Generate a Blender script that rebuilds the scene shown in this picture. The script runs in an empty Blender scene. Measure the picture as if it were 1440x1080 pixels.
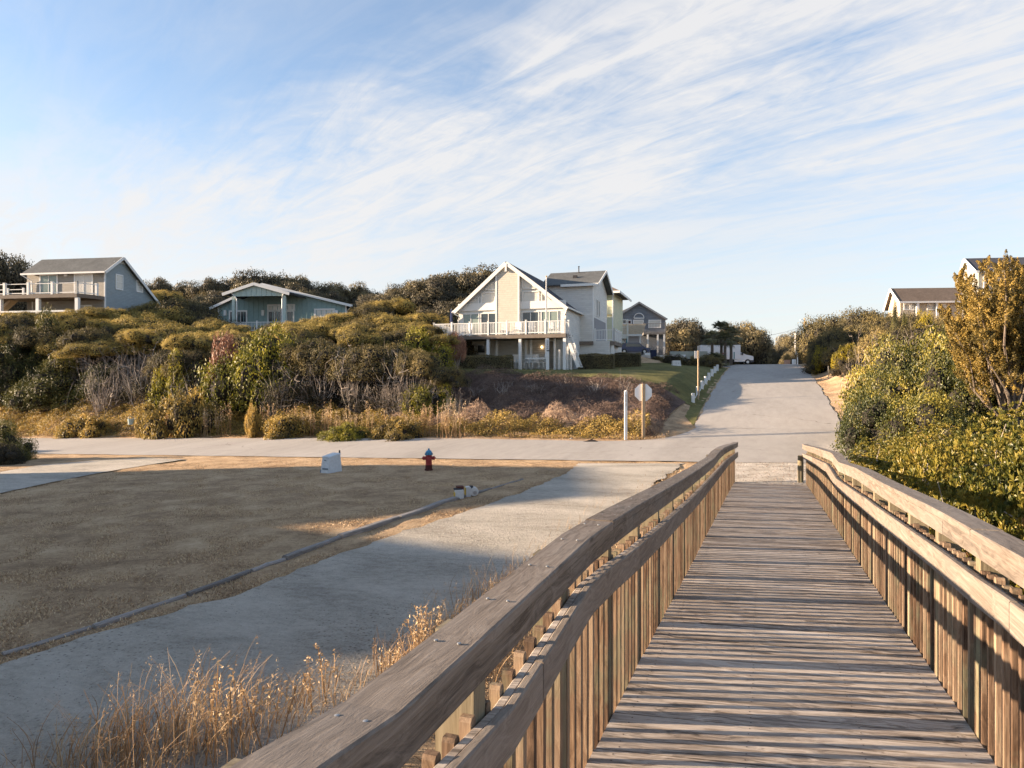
import bpy, bmesh, math, random
import numpy as np
from mathutils import Vector, Matrix
R_ = math.radians
scene = bpy.context.scene
COL = scene.collection
# ------------------------------------------------------------------ camera
W_, H_ = 1440.0, 1080.0
F = 960.0
cam = bpy.data.cameras.new('camera'); camo = bpy.data.objects.new('camera', cam)
COL.objects.link(camo); scene.camera = camo
cam.sensor_width = 36; cam.lens = 24; cam.clip_start = 0.05; cam.clip_end = 3000
camo.location = (0, 0, 0); camo.rotation_euler = (R_(90), 0, 0)
scene.cycles.use_denoising = True; scene.cycles.max_bounces = 5; scene.cycles.diffuse_bounces = 3; scene.cycles.glossy_bounces = 2
scene.cycles.transmission_bounces = 2; scene.cycles.caustics_reflective = False; scene.cycles.caustics_refractive = False
scene.render.resolution_x = 1024; scene.render.resolution_y = 768
# ------------------------------------------------------------------ light
SUN_EL = 11.5
SUN_AZ = (-0.9995, 0.030)          # horizontal direction towards the sun
ce, se = math.cos(R_(SUN_EL)), math.sin(R_(SUN_EL))
tosun = Vector((SUN_AZ[0]*ce, SUN_AZ[1]*ce, se)).normalized()
sl = bpy.data.lights.new('sun', 'SUN'); sl.energy = 3.35; sl.angle = R_(0.6); sl.color = (1.0, 0.76, 0.53)
so = bpy.data.objects.new('sun', sl); COL.objects.link(so)
so.rotation_euler = (-tosun).to_track_quat('-Z', 'Y').to_euler()
vs = scene.view_settings
vs.view_transform = 'Standard'; vs.look = 'None'; vs.gamma = 1; vs.exposure = 2.5
try: vs.use_curve_mapping = False
except Exception: pass
world = bpy.data.worlds.new('World'); scene.world = world; world.use_nodes = True

class NT:
    def __init__(s, nt): s.nt = nt; s.n = nt.nodes; s.l = nt.links
    def new(s, t, **k):
        n = s.n.new(t)
        for a, b in k.items():
            if a.startswith('i_'):
                n.inputs[a[2:].replace('_', ' ')].default_value = b
            else: setattr(n, a, b)
        return n
    def link(s, a, b): s.l.new(a, b)
    def val(s, x, inp):
        if isinstance(x, (int, float)): inp.default_value = x
        elif isinstance(x, (tuple, list)): inp.default_value = x
        else: s.l.new(x, inp)
    def math(s, op, a, b=0.0, c=None, clamp=False):
        n = s.n.new('ShaderNodeMath'); n.operation = op; n.use_clamp = clamp
        s.val(a, n.inputs[0]); s.val(b, n.inputs[1])
        if c is not None: s.val(c, n.inputs[2])
        return n.outputs[0]
    def noise(s, vec, scale, detail=4, rough=.55, dist=0.0):
        n = s.n.new('ShaderNodeTexNoise'); n.inputs['Scale'].default_value = scale
        n.inputs['Detail'].default_value = detail; n.inputs['Roughness'].default_value = rough
        n.inputs['Distortion'].default_value = dist
        if vec is not None: s.l.new(vec, n.inputs['Vector'])
        return n.outputs['Fac']
    def mapping(s, vec, scale=(1,1,1), rot=(0,0,0), loc=(0,0,0)):
        if any(rot) and tuple(scale) != (1,1,1):
            vec = s.mapping(vec, rot=rot); rot = (0,0,0)
        n = s.n.new('ShaderNodeMapping'); s.l.new(vec, n.inputs[0])
        n.inputs['Location'].default_value = loc; n.inputs['Rotation'].default_value = rot; n.inputs['Scale'].default_value = scale
        return n.outputs[0]
    def ramp(s, fac, stops, interp='LINEAR'):
        n = s.n.new('ShaderNodeValToRGB'); s.val(fac, n.inputs[0]); cr = n.color_ramp; cr.interpolation = interp
        while len(cr.elements) < len(stops): cr.elements.new(0.5)
        for e, (p, c) in zip(cr.elements, stops):
            e.position = p; e.color = (c, c, c, 1) if isinstance(c, (int, float)) else (*c, 1)
        return n.outputs[0]
    def mix(s, fac, a, b, mode='MIX'):
        n = s.n.new('ShaderNodeMix'); n.data_type = 'RGBA'; n.blend_type = mode
        s.val(fac, n.inputs[0])
        for x, i in ((a, 6), (b, 7)):
            if isinstance(x, (tuple, list)) and len(x) == 3: x = (*x, 1)
            s.val(x, n.inputs[i])
        return n.outputs[2]
    def sep(s, v):
        n = s.n.new('ShaderNodeSeparateXYZ'); s.l.new(v, n.inputs[0]); return n.outputs
    def comb(s, x, y, z):
        n = s.n.new('ShaderNodeCombineXYZ')
        for i, q in enumerate((x, y, z)): s.val(q, n.inputs[i])
        return n.outputs[0]

def build_world():
    T = NT(world.node_tree)
    for n in list(T.n): T.n.remove(n)
    out = T.new('ShaderNodeOutputWorld'); bg = T.new('ShaderNodeBackground')
    bg.inputs['Strength'].default_value = 0.06
    sky = T.new('ShaderNodeTexSky'); sky.sky_type = 'NISHITA'; sky.sun_disc = False
    sky.sun_elevation = R_(SUN_EL); sky.sun_rotation = math.atan2(SUN_AZ[0], SUN_AZ[1])
    sky.air_density = 1.0; sky.dust_density = 0.6; sky.ozone_density = 2.2; sky.altitude = 5
    tc = T.new('ShaderNodeTexCoord'); d = tc.outputs['Generated']
    x, y, z = T.sep(d)
    zz = T.math('ADD', T.math('MAXIMUM', z, 0.0), 0.10)
    qx = T.math('DIVIDE', x, zz); qy = T.math('DIVIDE', y, zz)
    q = T.comb(qx, qy, 0.0)
    # high cirrus sheet: wisps run from the lower left to the upper right
    m1 = T.mapping(q, rot=(0, 0, R_(36)), scale=(0.55, 1.25, 1))
    base = T.noise(m1, 1.1, 6, .6, 0.8)
    m2 = T.mapping(q, rot=(0, 0, R_(46)), scale=(0.42, 1.7, 1), loc=(3, 1, 0))
    fine = T.noise(m2, 5.0, 7, .66, 0.8)
    m3 = T.mapping(q, rot=(0, 0, R_(-30)), scale=(0.8, 2.0, 1), loc=(7, 2, 0))
    rip = T.noise(m3, 9.0, 2, .5, 0.4)
    line = T.math('ADD', qy, T.math('MULTIPLY', qx, 0.51))
    front = T.math('SUBTRACT', T.math('ADD', line, T.math('MULTIPLY', T.math('SUBTRACT', base, .5), 1.5)), 1.24)
    front = T.math('MULTIPLY', front, 1.7, clamp=True)
    back = T.math('MULTIPLY', T.math('SUBTRACT', T.math('ADD', 3.7, T.math('MULTIPLY', T.math('SUBTRACT', base, .5), 3.5)), line), 0.8, clamp=True)
    dens = T.math('ADD', T.math('MULTIPLY', base, 0.8), T.math('MULTIPLY', T.math('SUBTRACT', fine, .5), 1.1))
    dens = T.math('ADD', dens, T.math('MULTIPLY', T.math('SUBTRACT', rip, .5), .16))
    dens = T.math('MULTIPLY', T.math('SUBTRACT', dens, 0.03), 2.05, clamp=True)
    band = T.math('MULTIPLY', dens, T.math('MULTIPLY', front, T.math('ADD', T.math('MULTIPLY', back, .5), .5)))
    veil = T.math('MULTIPLY', T.math('SUBTRACT', T.math('MULTIPLY', fine, base), .08), 0.75, clamp=True)
    cl = T.math('MAXIMUM', T.math('MULTIPLY', band, 0.88), veil)
    # milky air towards the horizon
    hz = T.math('MULTIPLY', T.math('SUBTRACT', 0.38, z), 2.7, clamp=True)
    hz = T.math('MULTIPLY', T.math('POWER', hz, 1.2), 0.93)
    left = T.math('MULTIPLY', T.math('SUBTRACT', 0.35, x), 0.9, clamp=True)
    hz = T.math('MULTIPLY', hz, T.math('ADD', 0.88, T.math('MULTIPLY', left, .3)), clamp=True)
    tot = T.math('SUBTRACT', 1.0, T.math('MULTIPLY', T.math('SUBTRACT', 1.0, cl), T.math('SUBTRACT', 1.0, hz)))
    skyc = T.mix(1.0, sky.outputs[0], (0.82, 0.87, 0.92), 'MULTIPLY')
    skyc = T.mix(0.14, skyc, (2.2, 2.25, 2.35))
    col = T.mix(tot, skyc, (2.70, 2.64, 2.60))
    T.link(col, bg.inputs['Color']); T.link(bg.outputs[0], out.inputs[0])
build_world()

# ------------------------------------------------------------------ frames
YAW = math.atan2(356, 960)
D0, D1 = math.sin(YAW), math.cos(YAW)       # along the boardwalk and the street uphill
def sx(s, x): return (s*D0 + x*D1, s*D1 - x*D0)
def to_sx(X, Y): return (X*D0 + Y*D1, X*D1 - Y*D0)
def interp(v, pts):
    return np.interp(v, [p[0] for p in pts], [p[1] for p in pts])
ROADP = [(-50,-2.8),(20,-2.76),(25.7,-2.76),(34.5,-2.63),(37.7,-2.3),(41,-1.75),(44,-1.35),(51,-.5),(58,.25),(65,.95),(74,1.6),(83,2.1),(92,2.45),(100,2.6),(110,2.62),(125,2.2),(160,.8),(220,-1),(600,-3)]
CT = [(34,-5,-2.6),(34,-20,-2.95),(34,-35,-3.4),(34,-55,-3.8),(34,-90,-4.6),(36.5,-8,-2.35),(37,-20,-2.5),(37,-35,-2.9),(37,-55,-3.0),
 (43.5,-6.5,-.36),(45.3,-10.1,.45),(44,-17.2,.64),(43.8,-22,.6),(40,-10,-1.5),(39.5,-18,-1.4),(52,-8,.9),(52,-18,1.1),(60,-8,1.5),(57,-18,1.3),(62,-18,1.35),(70,-5.5,1.6),(71.5,-8.5,1.9),(54,-24,1.35),
 (40,-30,-1),(45,-30,1.0),(50,-32,2.6),(56,-34,4.2),(60,-40,5.4),(62,-50,6.2),(58,-56,6.2),(38,-58,-1.2),(44,-62,3.2),(48,-64,6.2),(52,-70,6.8),(60,-75,7.0),(46,-78,6.5),
 (50,-45,3.7),(42,-40,.5),(42,-50,1.2),(70.4,-34.6,8.3),(75,-22,6.0),(68,-40,7.6),(64,-29,3.6),(90,-15,2.8),(80,-9,2.3),(100,-10,2.5),(100,-60,10),(130,-50,8),(120,-100,10),(60,-110,8),(42,-110,3),(36,-110,-4.5),
 (36,6,-2.1),(44,6,-.9),(52,6,.2),(60,7,1.5),(70,8,2.8),(80,8,3.0),(95,8,3),(60,14,4),(70,20,6),(50,14,3),(45,22,4.6),(50,30,5.6),(36,12,-.5),(34,20,1.5),(34,35,3),(80,30,7),(100,20,5),(120,10,3),
 (150,0,1.0),(150,-30,3),(150,40,3),(220,0,-1),(220,-150,2),(220,150,2),(600,-300,-3),(600,300,-3),(34,80,3),(80,90,5),(34,-200,-5),(100,-250,2)]
CTA = np.array(CT)
_d = np.hypot(CTA[:,None,0]-CTA[None,:,0], CTA[:,None,1]-CTA[None,:,1])
_w = np.linalg.solve(_d + np.eye(len(CTA))*1e-6*0, CTA[:,2]-0.0)
def sm(a, b, v):
    t = np.clip((v-a)/(b-a), 0, 1); return t*t*(3-2*t)
def H(s, x):
    s = np.asarray(s, float); x = np.asarray(x, float); shp = np.broadcast(s, x).shape
    s = np.broadcast_to(s, shp).ravel(); x = np.broadcast_to(x, shp).ravel()
    out = np.empty(s.size)
    for i in range(0, s.size, 20000):
        a, b = s[i:i+20000], x[i:i+20000]
        hill = np.hypot(a[:,None]-CTA[None,:,0], b[:,None]-CTA[None,:,1]) @ _w
        lot = -2.80 + .027*np.clip(b, -90, 2) + .045*np.clip(a-25.7, 0, 8)*np.clip((5-b)/20, 0, 1) - .035*np.clip(4-a, 0, 30)*0
        lot = lot + np.clip(b-2.2, 0, 30)*.14*sm(2, 20, a)*1.0
        z = lot + (hill-lot)*sm(33.4, 37.5, a)
        road = np.interp(a, [p[0] for p in ROADP], [p[1] for p in ROADP])
        wr = (1-sm(3.7, 6.3, np.abs(b-.08)))*sm(31, 36, a)
        z = z + (road-z)*wr
        out[i:i+20000] = z
    return out.reshape(shp)
def h1(X, Y):
    s, x = to_sx(X, Y); return float(H(s, x))
def at(u, v, Y):                      # point on the sight line at depth Y
    return Vector(((u-720)/F*Y, Y, -(v-540)/F*Y))
def G(u, v):                          # where the sight line meets the ground
    a, b = (u-720)/F, -(v-540)/F
    Ys = np.concatenate([np.arange(2, 60, .25), np.arange(60, 260, 1)])
    s, x = to_sx(a*Ys, Ys)
    dz = b*Ys - H(s, x)
    k = np.argmax(dz < 0)
    if k == 0: k = len(Ys)-1
    y0, y1 = Ys[k-1], Ys[k]; f0, f1 = dz[k-1], dz[k]
    Y = y0 + (y1-y0)*f0/(f0-f1)
    return Vector((a*Y, Y, b*Y))

# ------------------------------------------------------------------ mesh helpers
class MB:
    def __init__(s): s.v = []; s.f = []; s.t = []; s.m = []
    def add(s, vs, fs, t=.5, m=0):
        o = len(s.v); s.v += [tuple(p) for p in vs]; s.f += [tuple(o+i for i in f) for f in fs]
        s.t += [t]*len(vs); s.m += [m]*len(fs); return s
    def box(s, x0, x1, y0, y1, z0, z1, t=.5, m=0):
        return s.add([(x0,y0,z0),(x1,y0,z0),(x1,y1,z0),(x0,y1,z0),(x0,y0,z1),(x1,y0,z1),(x1,y1,z1),(x0,y1,z1)],
                     [(0,3,2,1),(4,5,6,7),(0,1,5,4),(1,2,6,5),(2,3,7,6),(3,0,4,7)], t, m)
    def hexa(s, p, t=.5, m=0):        # eight corners, order as box
        return s.add(p, [(0,3,2,1),(4,5,6,7),(0,1,5,4),(1,2,6,5),(2,3,7,6),(3,0,4,7)], t, m)
    def bar(s, a, b, w, h=None, t=.5, m=0, up=(0,0,1)):
        a, b = Vector(a), Vector(b); h = h or w; d = (b-a).normalized(); up = Vector(up)
        if abs(d.dot(up)) > .98: up = Vector((0,1,0))
        r = d.cross(up).normalized()*w/2; u = r.cross(d).normalized()*h/2
        return s.hexa([a-r-u, b-r-u, b+r-u, a+r-u, a-r+u, b-r+u, b+r+u, a+r+u], t, m)
    def prism(s, poly, axis, c0, c1, t=.5, m=0):   # polygon (2-D) extruded along axis
        def P(p, c):
            return (c, p[0], p[1]) if axis == 'x' else ((p[0], c, p[1]) if axis == 'y' else (p[0], p[1], c))
        n = len(poly); vs = [P(p, c0) for p in poly]+[P(p, c1) for p in poly]
        fs = [tuple(range(n))[::-1], tuple(range(n, 2*n))]+[(i, (i+1) % n, n+(i+1) % n, n+i) for i in range(n)]
        return s.add(vs, fs, t, m)
    def slab(s, quad, th, t=.5, m=0):
        q = [Vector(p) for p in quad]; n = (q[1]-q[0]).cross(q[3]-q[0]).normalized()
        if n.z < 0: n = -n
        lo = [p - n*th for p in q]
        return s.add(lo+q, [(0,3,2,1),(4,5,6,7),(0,1,5,4),(1,2,6,5),(2,3,7,6),(3,0,4,7)], t, m)
    def tube(s, pts, rad, n=6, t=.5, m=0):
        pts = [Vector(p) for p in pts]; k = len(pts)
        if isinstance(rad, (int, float)): rad = [rad]*k
        vs = []
        for i, p in enumerate(pts):
            d = (pts[min(i+1, k-1)]-pts[max(i-1, 0)]).normalized()
            a = d.cross(Vector((0,0,1)) if abs(d.z) < .9 else Vector((1,0,0))).normalized(); b = d.cross(a)
            for j in range(n):
                an = 2*math.pi*j/n; vs.append(p+(a*math.cos(an)+b*math.sin(an))*rad[i])
        fs = [(i*n+j, i*n+(j+1) % n, (i+1)*n+(j+1) % n, (i+1)*n+j) for i in range(k-1) for j in range(n)]
        fs += [tuple(range(n))[::-1], tuple(range((k-1)*n, k*n))]
        return s.add(vs, fs, t, m)
    def lathe(s, prof, c=(0,0,0), n=20, t=.5, m=0, axis='z'):
        vs = []
        for r, z in prof:
            for j in range(n):
                a = 2*math.pi*j/n; p = (r*math.cos(a), r*math.sin(a), z)
                if axis == 'x': p = (z, r*math.cos(a), r*math.sin(a))
                if axis == 'y': p = (r*math.cos(a), z, r*math.sin(a))
                vs.append((p[0]+c[0], p[1]+c[1], p[2]+c[2]))
        k = len(prof)
        fs = [(i*n+j, i*n+(j+1) % n, (i+1)*n+(j+1) % n, (i+1)*n+j) for i in range(k-1) for j in range(n)]
        fs += [tuple(range(n))[::-1], tuple(range((k-1)*n, k*n))]
        return s.add(vs, fs, t, m)
    def build(s, name, mat, parent=None, loc=None, smooth=False):
        me = bpy.data.meshes.new(name); me.from_pydata(s.v, [], s.f)
        mats = mat if isinstance(mat, (list, tuple)) else [mat]
        for q in mats: me.materials.append(q)
        a = me.attributes.new('tint', 'FLOAT', 'POINT'); a.data.foreach_set('value', s.t)
        if len(mats) > 1: me.polygons.foreach_set('material_index', s.m)
        if smooth:
            me.polygons.foreach_set('use_smooth', [True]*len(s.f))
        bm = bmesh.new(); bm.from_mesh(me); bmesh.ops.recalc_face_normals(bm, faces=bm.faces); bm.to_mesh(me); bm.free()
        return link(name, me, parent, loc)
def link(name, me, parent=None, loc=None):
    o = bpy.data.objects.new(name, me); COL.objects.link(o)
    if parent is not None: o.parent = parent
    if loc is not None: o.location = loc
    return o
def npmesh(name, V, Fc, mat, tint=None, smooth=False):
    V = np.asarray(V, np.float32); Fc = np.asarray(Fc, np.int32)
    me = bpy.data.meshes.new(name); n, k = Fc.shape
    me.vertices.add(len(V)); me.vertices.foreach_set('co', V.ravel())
    me.loops.add(n*k); me.loops.foreach_set('vertex_index', Fc.ravel())
    me.polygons.add(n); me.polygons.foreach_set('loop_start', np.arange(0, n*k, k, dtype=np.int32))
    try: me.polygons.foreach_set('loop_total', np.full(n, k, np.int32))
    except Exception: pass
    if tint is not None:
        a = me.attributes.new('tint', 'FLOAT', 'POINT'); a.data.foreach_set('value', np.asarray(tint, np.float32))
    me.polygons.foreach_set('use_smooth', np.full(n, smooth, bool))
    me.update(calc_edges=True); me.materials.append(mat); return me
def tag(o, label, cat=None, group=None, kind=None):
    if label: o['label'] = label
    if cat: o['category'] = cat
    if group: o['group'] = group
    if kind: o['kind'] = kind
    return o
def thing(name, label, cat, loc=(0,0,0), rz=0.0, group=None):
    o = bpy.data.objects.new(name, None); COL.objects.link(o); o.location = loc; o.rotation_euler = (0,0,rz)
    return tag(o, label, cat, group)
def dup(root, loc=None, rz=None, sc=None, label=None, group=None):
    r = root.copy(); COL.objects.link(r)
    if loc is not None: r.location = loc
    if rz is not None: r.rotation_euler = (0,0,rz)
    if sc is not None: r.scale = sc
    if label: r['label'] = label
    if group: r['group'] = group
    for ch in KIDS.get(root.name, []):
        c = ch.copy(); COL.objects.link(c); c.parent = r
    return r
KIDS = {}

# ------------------------------------------------------------------ materials
MATS = {}
def mat(name, col, rough=.6, spec=.3, metal=0, var=0.0, scale=3.0, bump=0.0, bscale=20, coords='Object', emit=None):
    if name in MATS: return MATS[name]
    m = bpy.data.materials.new(name); m.use_nodes = True; T = NT(m.node_tree); p = T.n['Principled BSDF']
    p.inputs['Roughness'].default_value = rough; p.inputs['Metallic'].default_value = metal
    p.inputs['Specular IOR Level'].default_value = spec
    tc = T.new('ShaderNodeTexCoord').outputs[coords]
    if var > 0:
        n = T.noise(tc, scale, 5, .6); c = T.mix(1.0, (*col, 1), T.ramp(n, [(0.25, 1-var), (0.75, 1+var*.6)]), 'MULTIPLY')
        T.link(c, p.inputs['Base Color'])
    else: p.inputs['Base Color'].default_value = (*col, 1)
    if bump > 0:
        b = T.new('ShaderNodeBump'); b.inputs['Strength'].default_value = bump; b.inputs['Distance'].default_value = .02
        T.link(T.noise(tc, bscale, 5, .6), b.inputs['Height']); T.link(b.outputs[0], p.inputs['Normal'])
    if emit: p.inputs['Emission Color'].default_value = (*emit[0], 1); p.inputs['Emission Strength'].default_value = emit[1]
    MATS[name] = m; return m
def wood(name, cols, grain='y', scale=1.0, bump=.5, moss=None, rot=0.0, tv=.2, con=1.5):
    m = bpy.data.materials.new(name); m.use_nodes = True; T = NT(m.node_tree); p = T.n['Principled BSDF']
    p.inputs['Roughness'].default_value = .75; p.inputs['Specular IOR Level'].default_value = .2
    tc = T.new('ShaderNodeTexCoord').outputs['Object']
    if rot: tc = T.mapping(tc, rot=(0, 0, rot))
    at_ = T.new('ShaderNodeAttribute', attribute_name='tint').outputs['Fac']
    off = T.comb(T.math('MULTIPLY', at_, 37.0), T.math('MULTIPLY', at_, 53.0), T.math('MULTIPLY', at_, 71.0))
    va = T.new('ShaderNodeVectorMath', operation='ADD'); T.link(tc, va.inputs[0]); T.link(off, va.inputs[1]); v = va.outputs[0]
    sc = {'x': (.6, 9, 9), 'y': (9, .6, 9), 'z': (9, 9, .6)}[grain]
    warp = T.noise(v, 2.2, 2, .5)
    wv = T.new('ShaderNodeVectorMath', operation='ADD'); T.link(T.mapping(v, scale=sc), wv.inputs[0])
    T.link(T.comb(T.math('MULTIPLY', warp, 1.4), T.math('MULTIPLY', warp, 1.4), T.math('MULTIPLY', warp, 1.4)), wv.inputs[1])
    g = T.noise(wv.outputs[0], 2.4*scale, 7, .68, 1.0)
    sc2 = {'x': (1.2, 60, 60), 'y': (60, 1.2, 60), 'z': (60, 60, 1.2)}[grain]
    fib = T.noise(T.mapping(v, scale=sc2), 2.5, 5, .75)
    big = T.noise(tc, 1.3, 3, .6)
    f = T.math('ADD', T.math('MULTIPLY', g, .75), T.math('MULTIPLY', fib, .45))
    f = T.math('ADD', f, T.math('MULTIPLY', T.math('SUBTRACT', at_, .5), tv))
    f = T.math('ADD', T.math('MULTIPLY', T.math('SUBTRACT', f, .60), con), .5)
    c = T.ramp(f, [(0.22, cols[0]), (0.40, cols[1]), (0.56, cols[2]), (0.78, cols[3])])
    c = T.mix(T.ramp(big, [(.42, 0.0), (.7, .35)]), c, cols[4])
    kn = T.new('ShaderNodeTexVoronoi'); T.link(T.mapping(v, scale={'x': (1, 4, 4), 'y': (4, 1, 4), 'z': (4, 4, 1)}[grain]), kn.inputs['Vector']); kn.inputs['Scale'].default_value = 1.6
    c = T.mix(T.ramp(kn.outputs['Distance'], [(0.03, .75), (.085, 0.0)]), c, tuple(q*.35 for q in cols[1]))
    if moss: c = T.mix(T.ramp(T.noise(tc, 3.1, 4, .6), [(.5, 0.0), (.66, .5)]), c, moss)
    T.link(c, p.inputs['Base Color'])
    b = T.new('ShaderNodeBump'); b.inputs['Strength'].default_value = bump; b.inputs['Distance'].default_value = .004
    T.link(T.math('ADD', T.math('MULTIPLY', fib, .7), g), b.inputs['Height']); T.link(b.outputs[0], p.inputs['Normal'])
    return m
def foliage(name, stops, patch=0.6, transl=.25, rough=.55, bark=False, spec=.3):
    m = bpy.data.materials.new(name); m.use_nodes = True; T = NT(m.node_tree); p = T.n['Principled BSDF']
    at_ = T.new('ShaderNodeAttribute', attribute_name='tint').outputs['Fac']
    geo = T.new('ShaderNodeNewGeometry'); oi = T.new('ShaderNodeObjectInfo').outputs['Random']
    n = T.noise(geo.outputs['Position'], patch, 4, .6)
    f = T.math('ADD', T.math('MULTIPLY', T.math('SUBTRACT', n, .5), 1.3), at_)
    f = T.math('ADD', f, T.math('MULTIPLY', T.math('SUBTRACT', oi, .5), .25))
    c = T.ramp(f, stops); T.link(c, p.inputs['Base Color'])
    p.inputs['Roughness'].default_value = rough; p.inputs['Specular IOR Level'].default_value = spec
    if transl > 0:
        tr = T.new('ShaderNodeBsdfTranslucent'); T.link(c, tr.inputs['Color']); ms = T.new('ShaderNodeMixShader'); ms.inputs[0].default_value = transl
        T.link(p.outputs[0], ms.inputs[1]); T.link(tr.outputs[0], ms.inputs[2]); T.link(ms.outputs[0], T.n['Material Output'].inputs[0])
    return m
def siding(name, col, pitch=.16, rough=.7, vert=False, shingle=False):
    m = bpy.data.materials.new(name); m.use_nodes = True; T = NT(m.node_tree); p = T.n['Principled BSDF']
    p.inputs['Roughness'].default_value = rough
    tc = T.new('ShaderNodeTexCoord').outputs['Object']; x, y, z = T.sep(tc)
    fr = T.math('FRACT', T.math('DIVIDE', z, pitch)); row = T.math('FLOOR', T.math('DIVIDE', z, pitch))
    n = T.noise(T.comb(T.math('MULTIPLY', T.math('ADD', x, y), 1.0), T.math('MULTIPLY', row, 3.7), 0.0), 5.0 if shingle else 1.0, 3, .7)
    c = T.mix(1.0, (*col, 1), T.ramp(n, [(.3, .86), (.7, 1.06)]), 'MULTIPLY')
    c = T.mix(T.ramp(fr, [(0.0, .55), (.1, 0.0)]), c, tuple(q*.45 for q in col))
    T.link(c, p.inputs['Base Color'])
    b = T.new('ShaderNodeBump'); b.inputs['Strength'].default_value = .8; b.inputs['Distance'].default_value = .02
    T.link(T.math('SUBTRACT', 1.0, fr), b.inputs['Height']); T.link(b.outputs[0], p.inputs['Normal'])
    return m
def shingles(name, col):
    m = bpy.data.materials.new(name); m.use_nodes = True; T = NT(m.node_tree); p = T.n['Principled BSDF']
    p.inputs['Roughness'].default_value = .9; p.inputs['Specular IOR Level'].default_value = .15
    tc = T.new('ShaderNodeTexCoord').outputs['Object']; x, y, z = T.sep(tc)
    row = T.math('FLOOR', T.math('DIVIDE', z, .09))
    n = T.noise(T.comb(T.math('MULTIPLY', x, 4.0), T.math('MULTIPLY', y, 4.0), T.math('MULTIPLY', row, 5.1)), 1.0, 3, .7)
    n2 = T.noise(tc, .7, 4, .6)
    c = T.mix(1.0, (*col, 1), T.ramp(n, [(.25, .72), (.75, 1.25)]), 'MULTIPLY')
    c = T.mix(1.0, c, T.ramp(n2, [(.3, .85), (.7, 1.12)]), 'MULTIPLY')
    T.link(c, p.inputs['Base Color']); return m

M_white = mat('white_paint', (.74, .74, .72), .5, var=.06, scale=2)
M_trim = mat('trim_paint', (.70, .69, .66), .5, var=.07, scale=2)
M_glass = mat('window_glass', (.035, .045, .055), .08, .8)
M_glass_pale = mat('curtained_glass', (.58, .56, .51), .15, .6, var=.12, scale=1.5)
M_glass_green = mat('tinted_glass', (.22, .27, .24), .1, .7, var=.15, scale=1.5)
M_dark = mat('dark_void', (.03, .03, .035), .8)
M_metal = mat('grey_metal', (.35, .36, .37), .4, metal=.6)
M_rubber = mat('rubber', (.02, .02, .02), .8)
M_deckwood = wood('deck_plank_wood', [(.075,.060,.048),(.24,.195,.158),(.43,.365,.305),(.60,.535,.465),(.42,.40,.375)], 'x', 1.0, .7, rot=-.168, tv=.14, con=1.9)
M_railwood = wood('rail_wood', [(.055,.042,.032),(.135,.108,.086),(.205,.168,.136),(.28,.242,.205),(.225,.208,.19)], 'y', 1.3, .5, con=1.35)
M_balwood = wood('baluster_wood', [(.05,.029,.018),(.13,.080,.050),(.215,.142,.092),(.32,.235,.16),(.20,.155,.115)], 'z', 1.2, .6, tv=.3, moss=(.16,.18,.12))
M_postwood = wood('post_wood', [(.075,.060,.036),(.16,.13,.080),(.22,.182,.118),(.29,.245,.165),(.18,.158,.118)], 'z', 1.0, .4, moss=(.20,.23,.15))
M_timber = wood('timber_wood', [(.06,.055,.05),(.13,.12,.11),(.22,.205,.19),(.32,.30,.28),(.24,.23,.22)], 'x', 1.0, .8)
M_tanpost = mat('tan_post', (.42, .31, .20), .75, var=.2, scale=6)
M_bark = mat('bark', (.16, .13, .105), .9, var=.3, scale=5, bump=.5)
M_greybark = mat('pale_bark', (.36, .31, .27), .9, var=.25, scale=5)
M_filler = mat('filler_core', (.030, .026, .020), .95, var=.3, scale=6)  # dark filler inside crowns and hedges, added to block light
M_fillerbrown = mat('filler_core_brown', (.035, .028, .021), .95, var=.3, scale=6)
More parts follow.
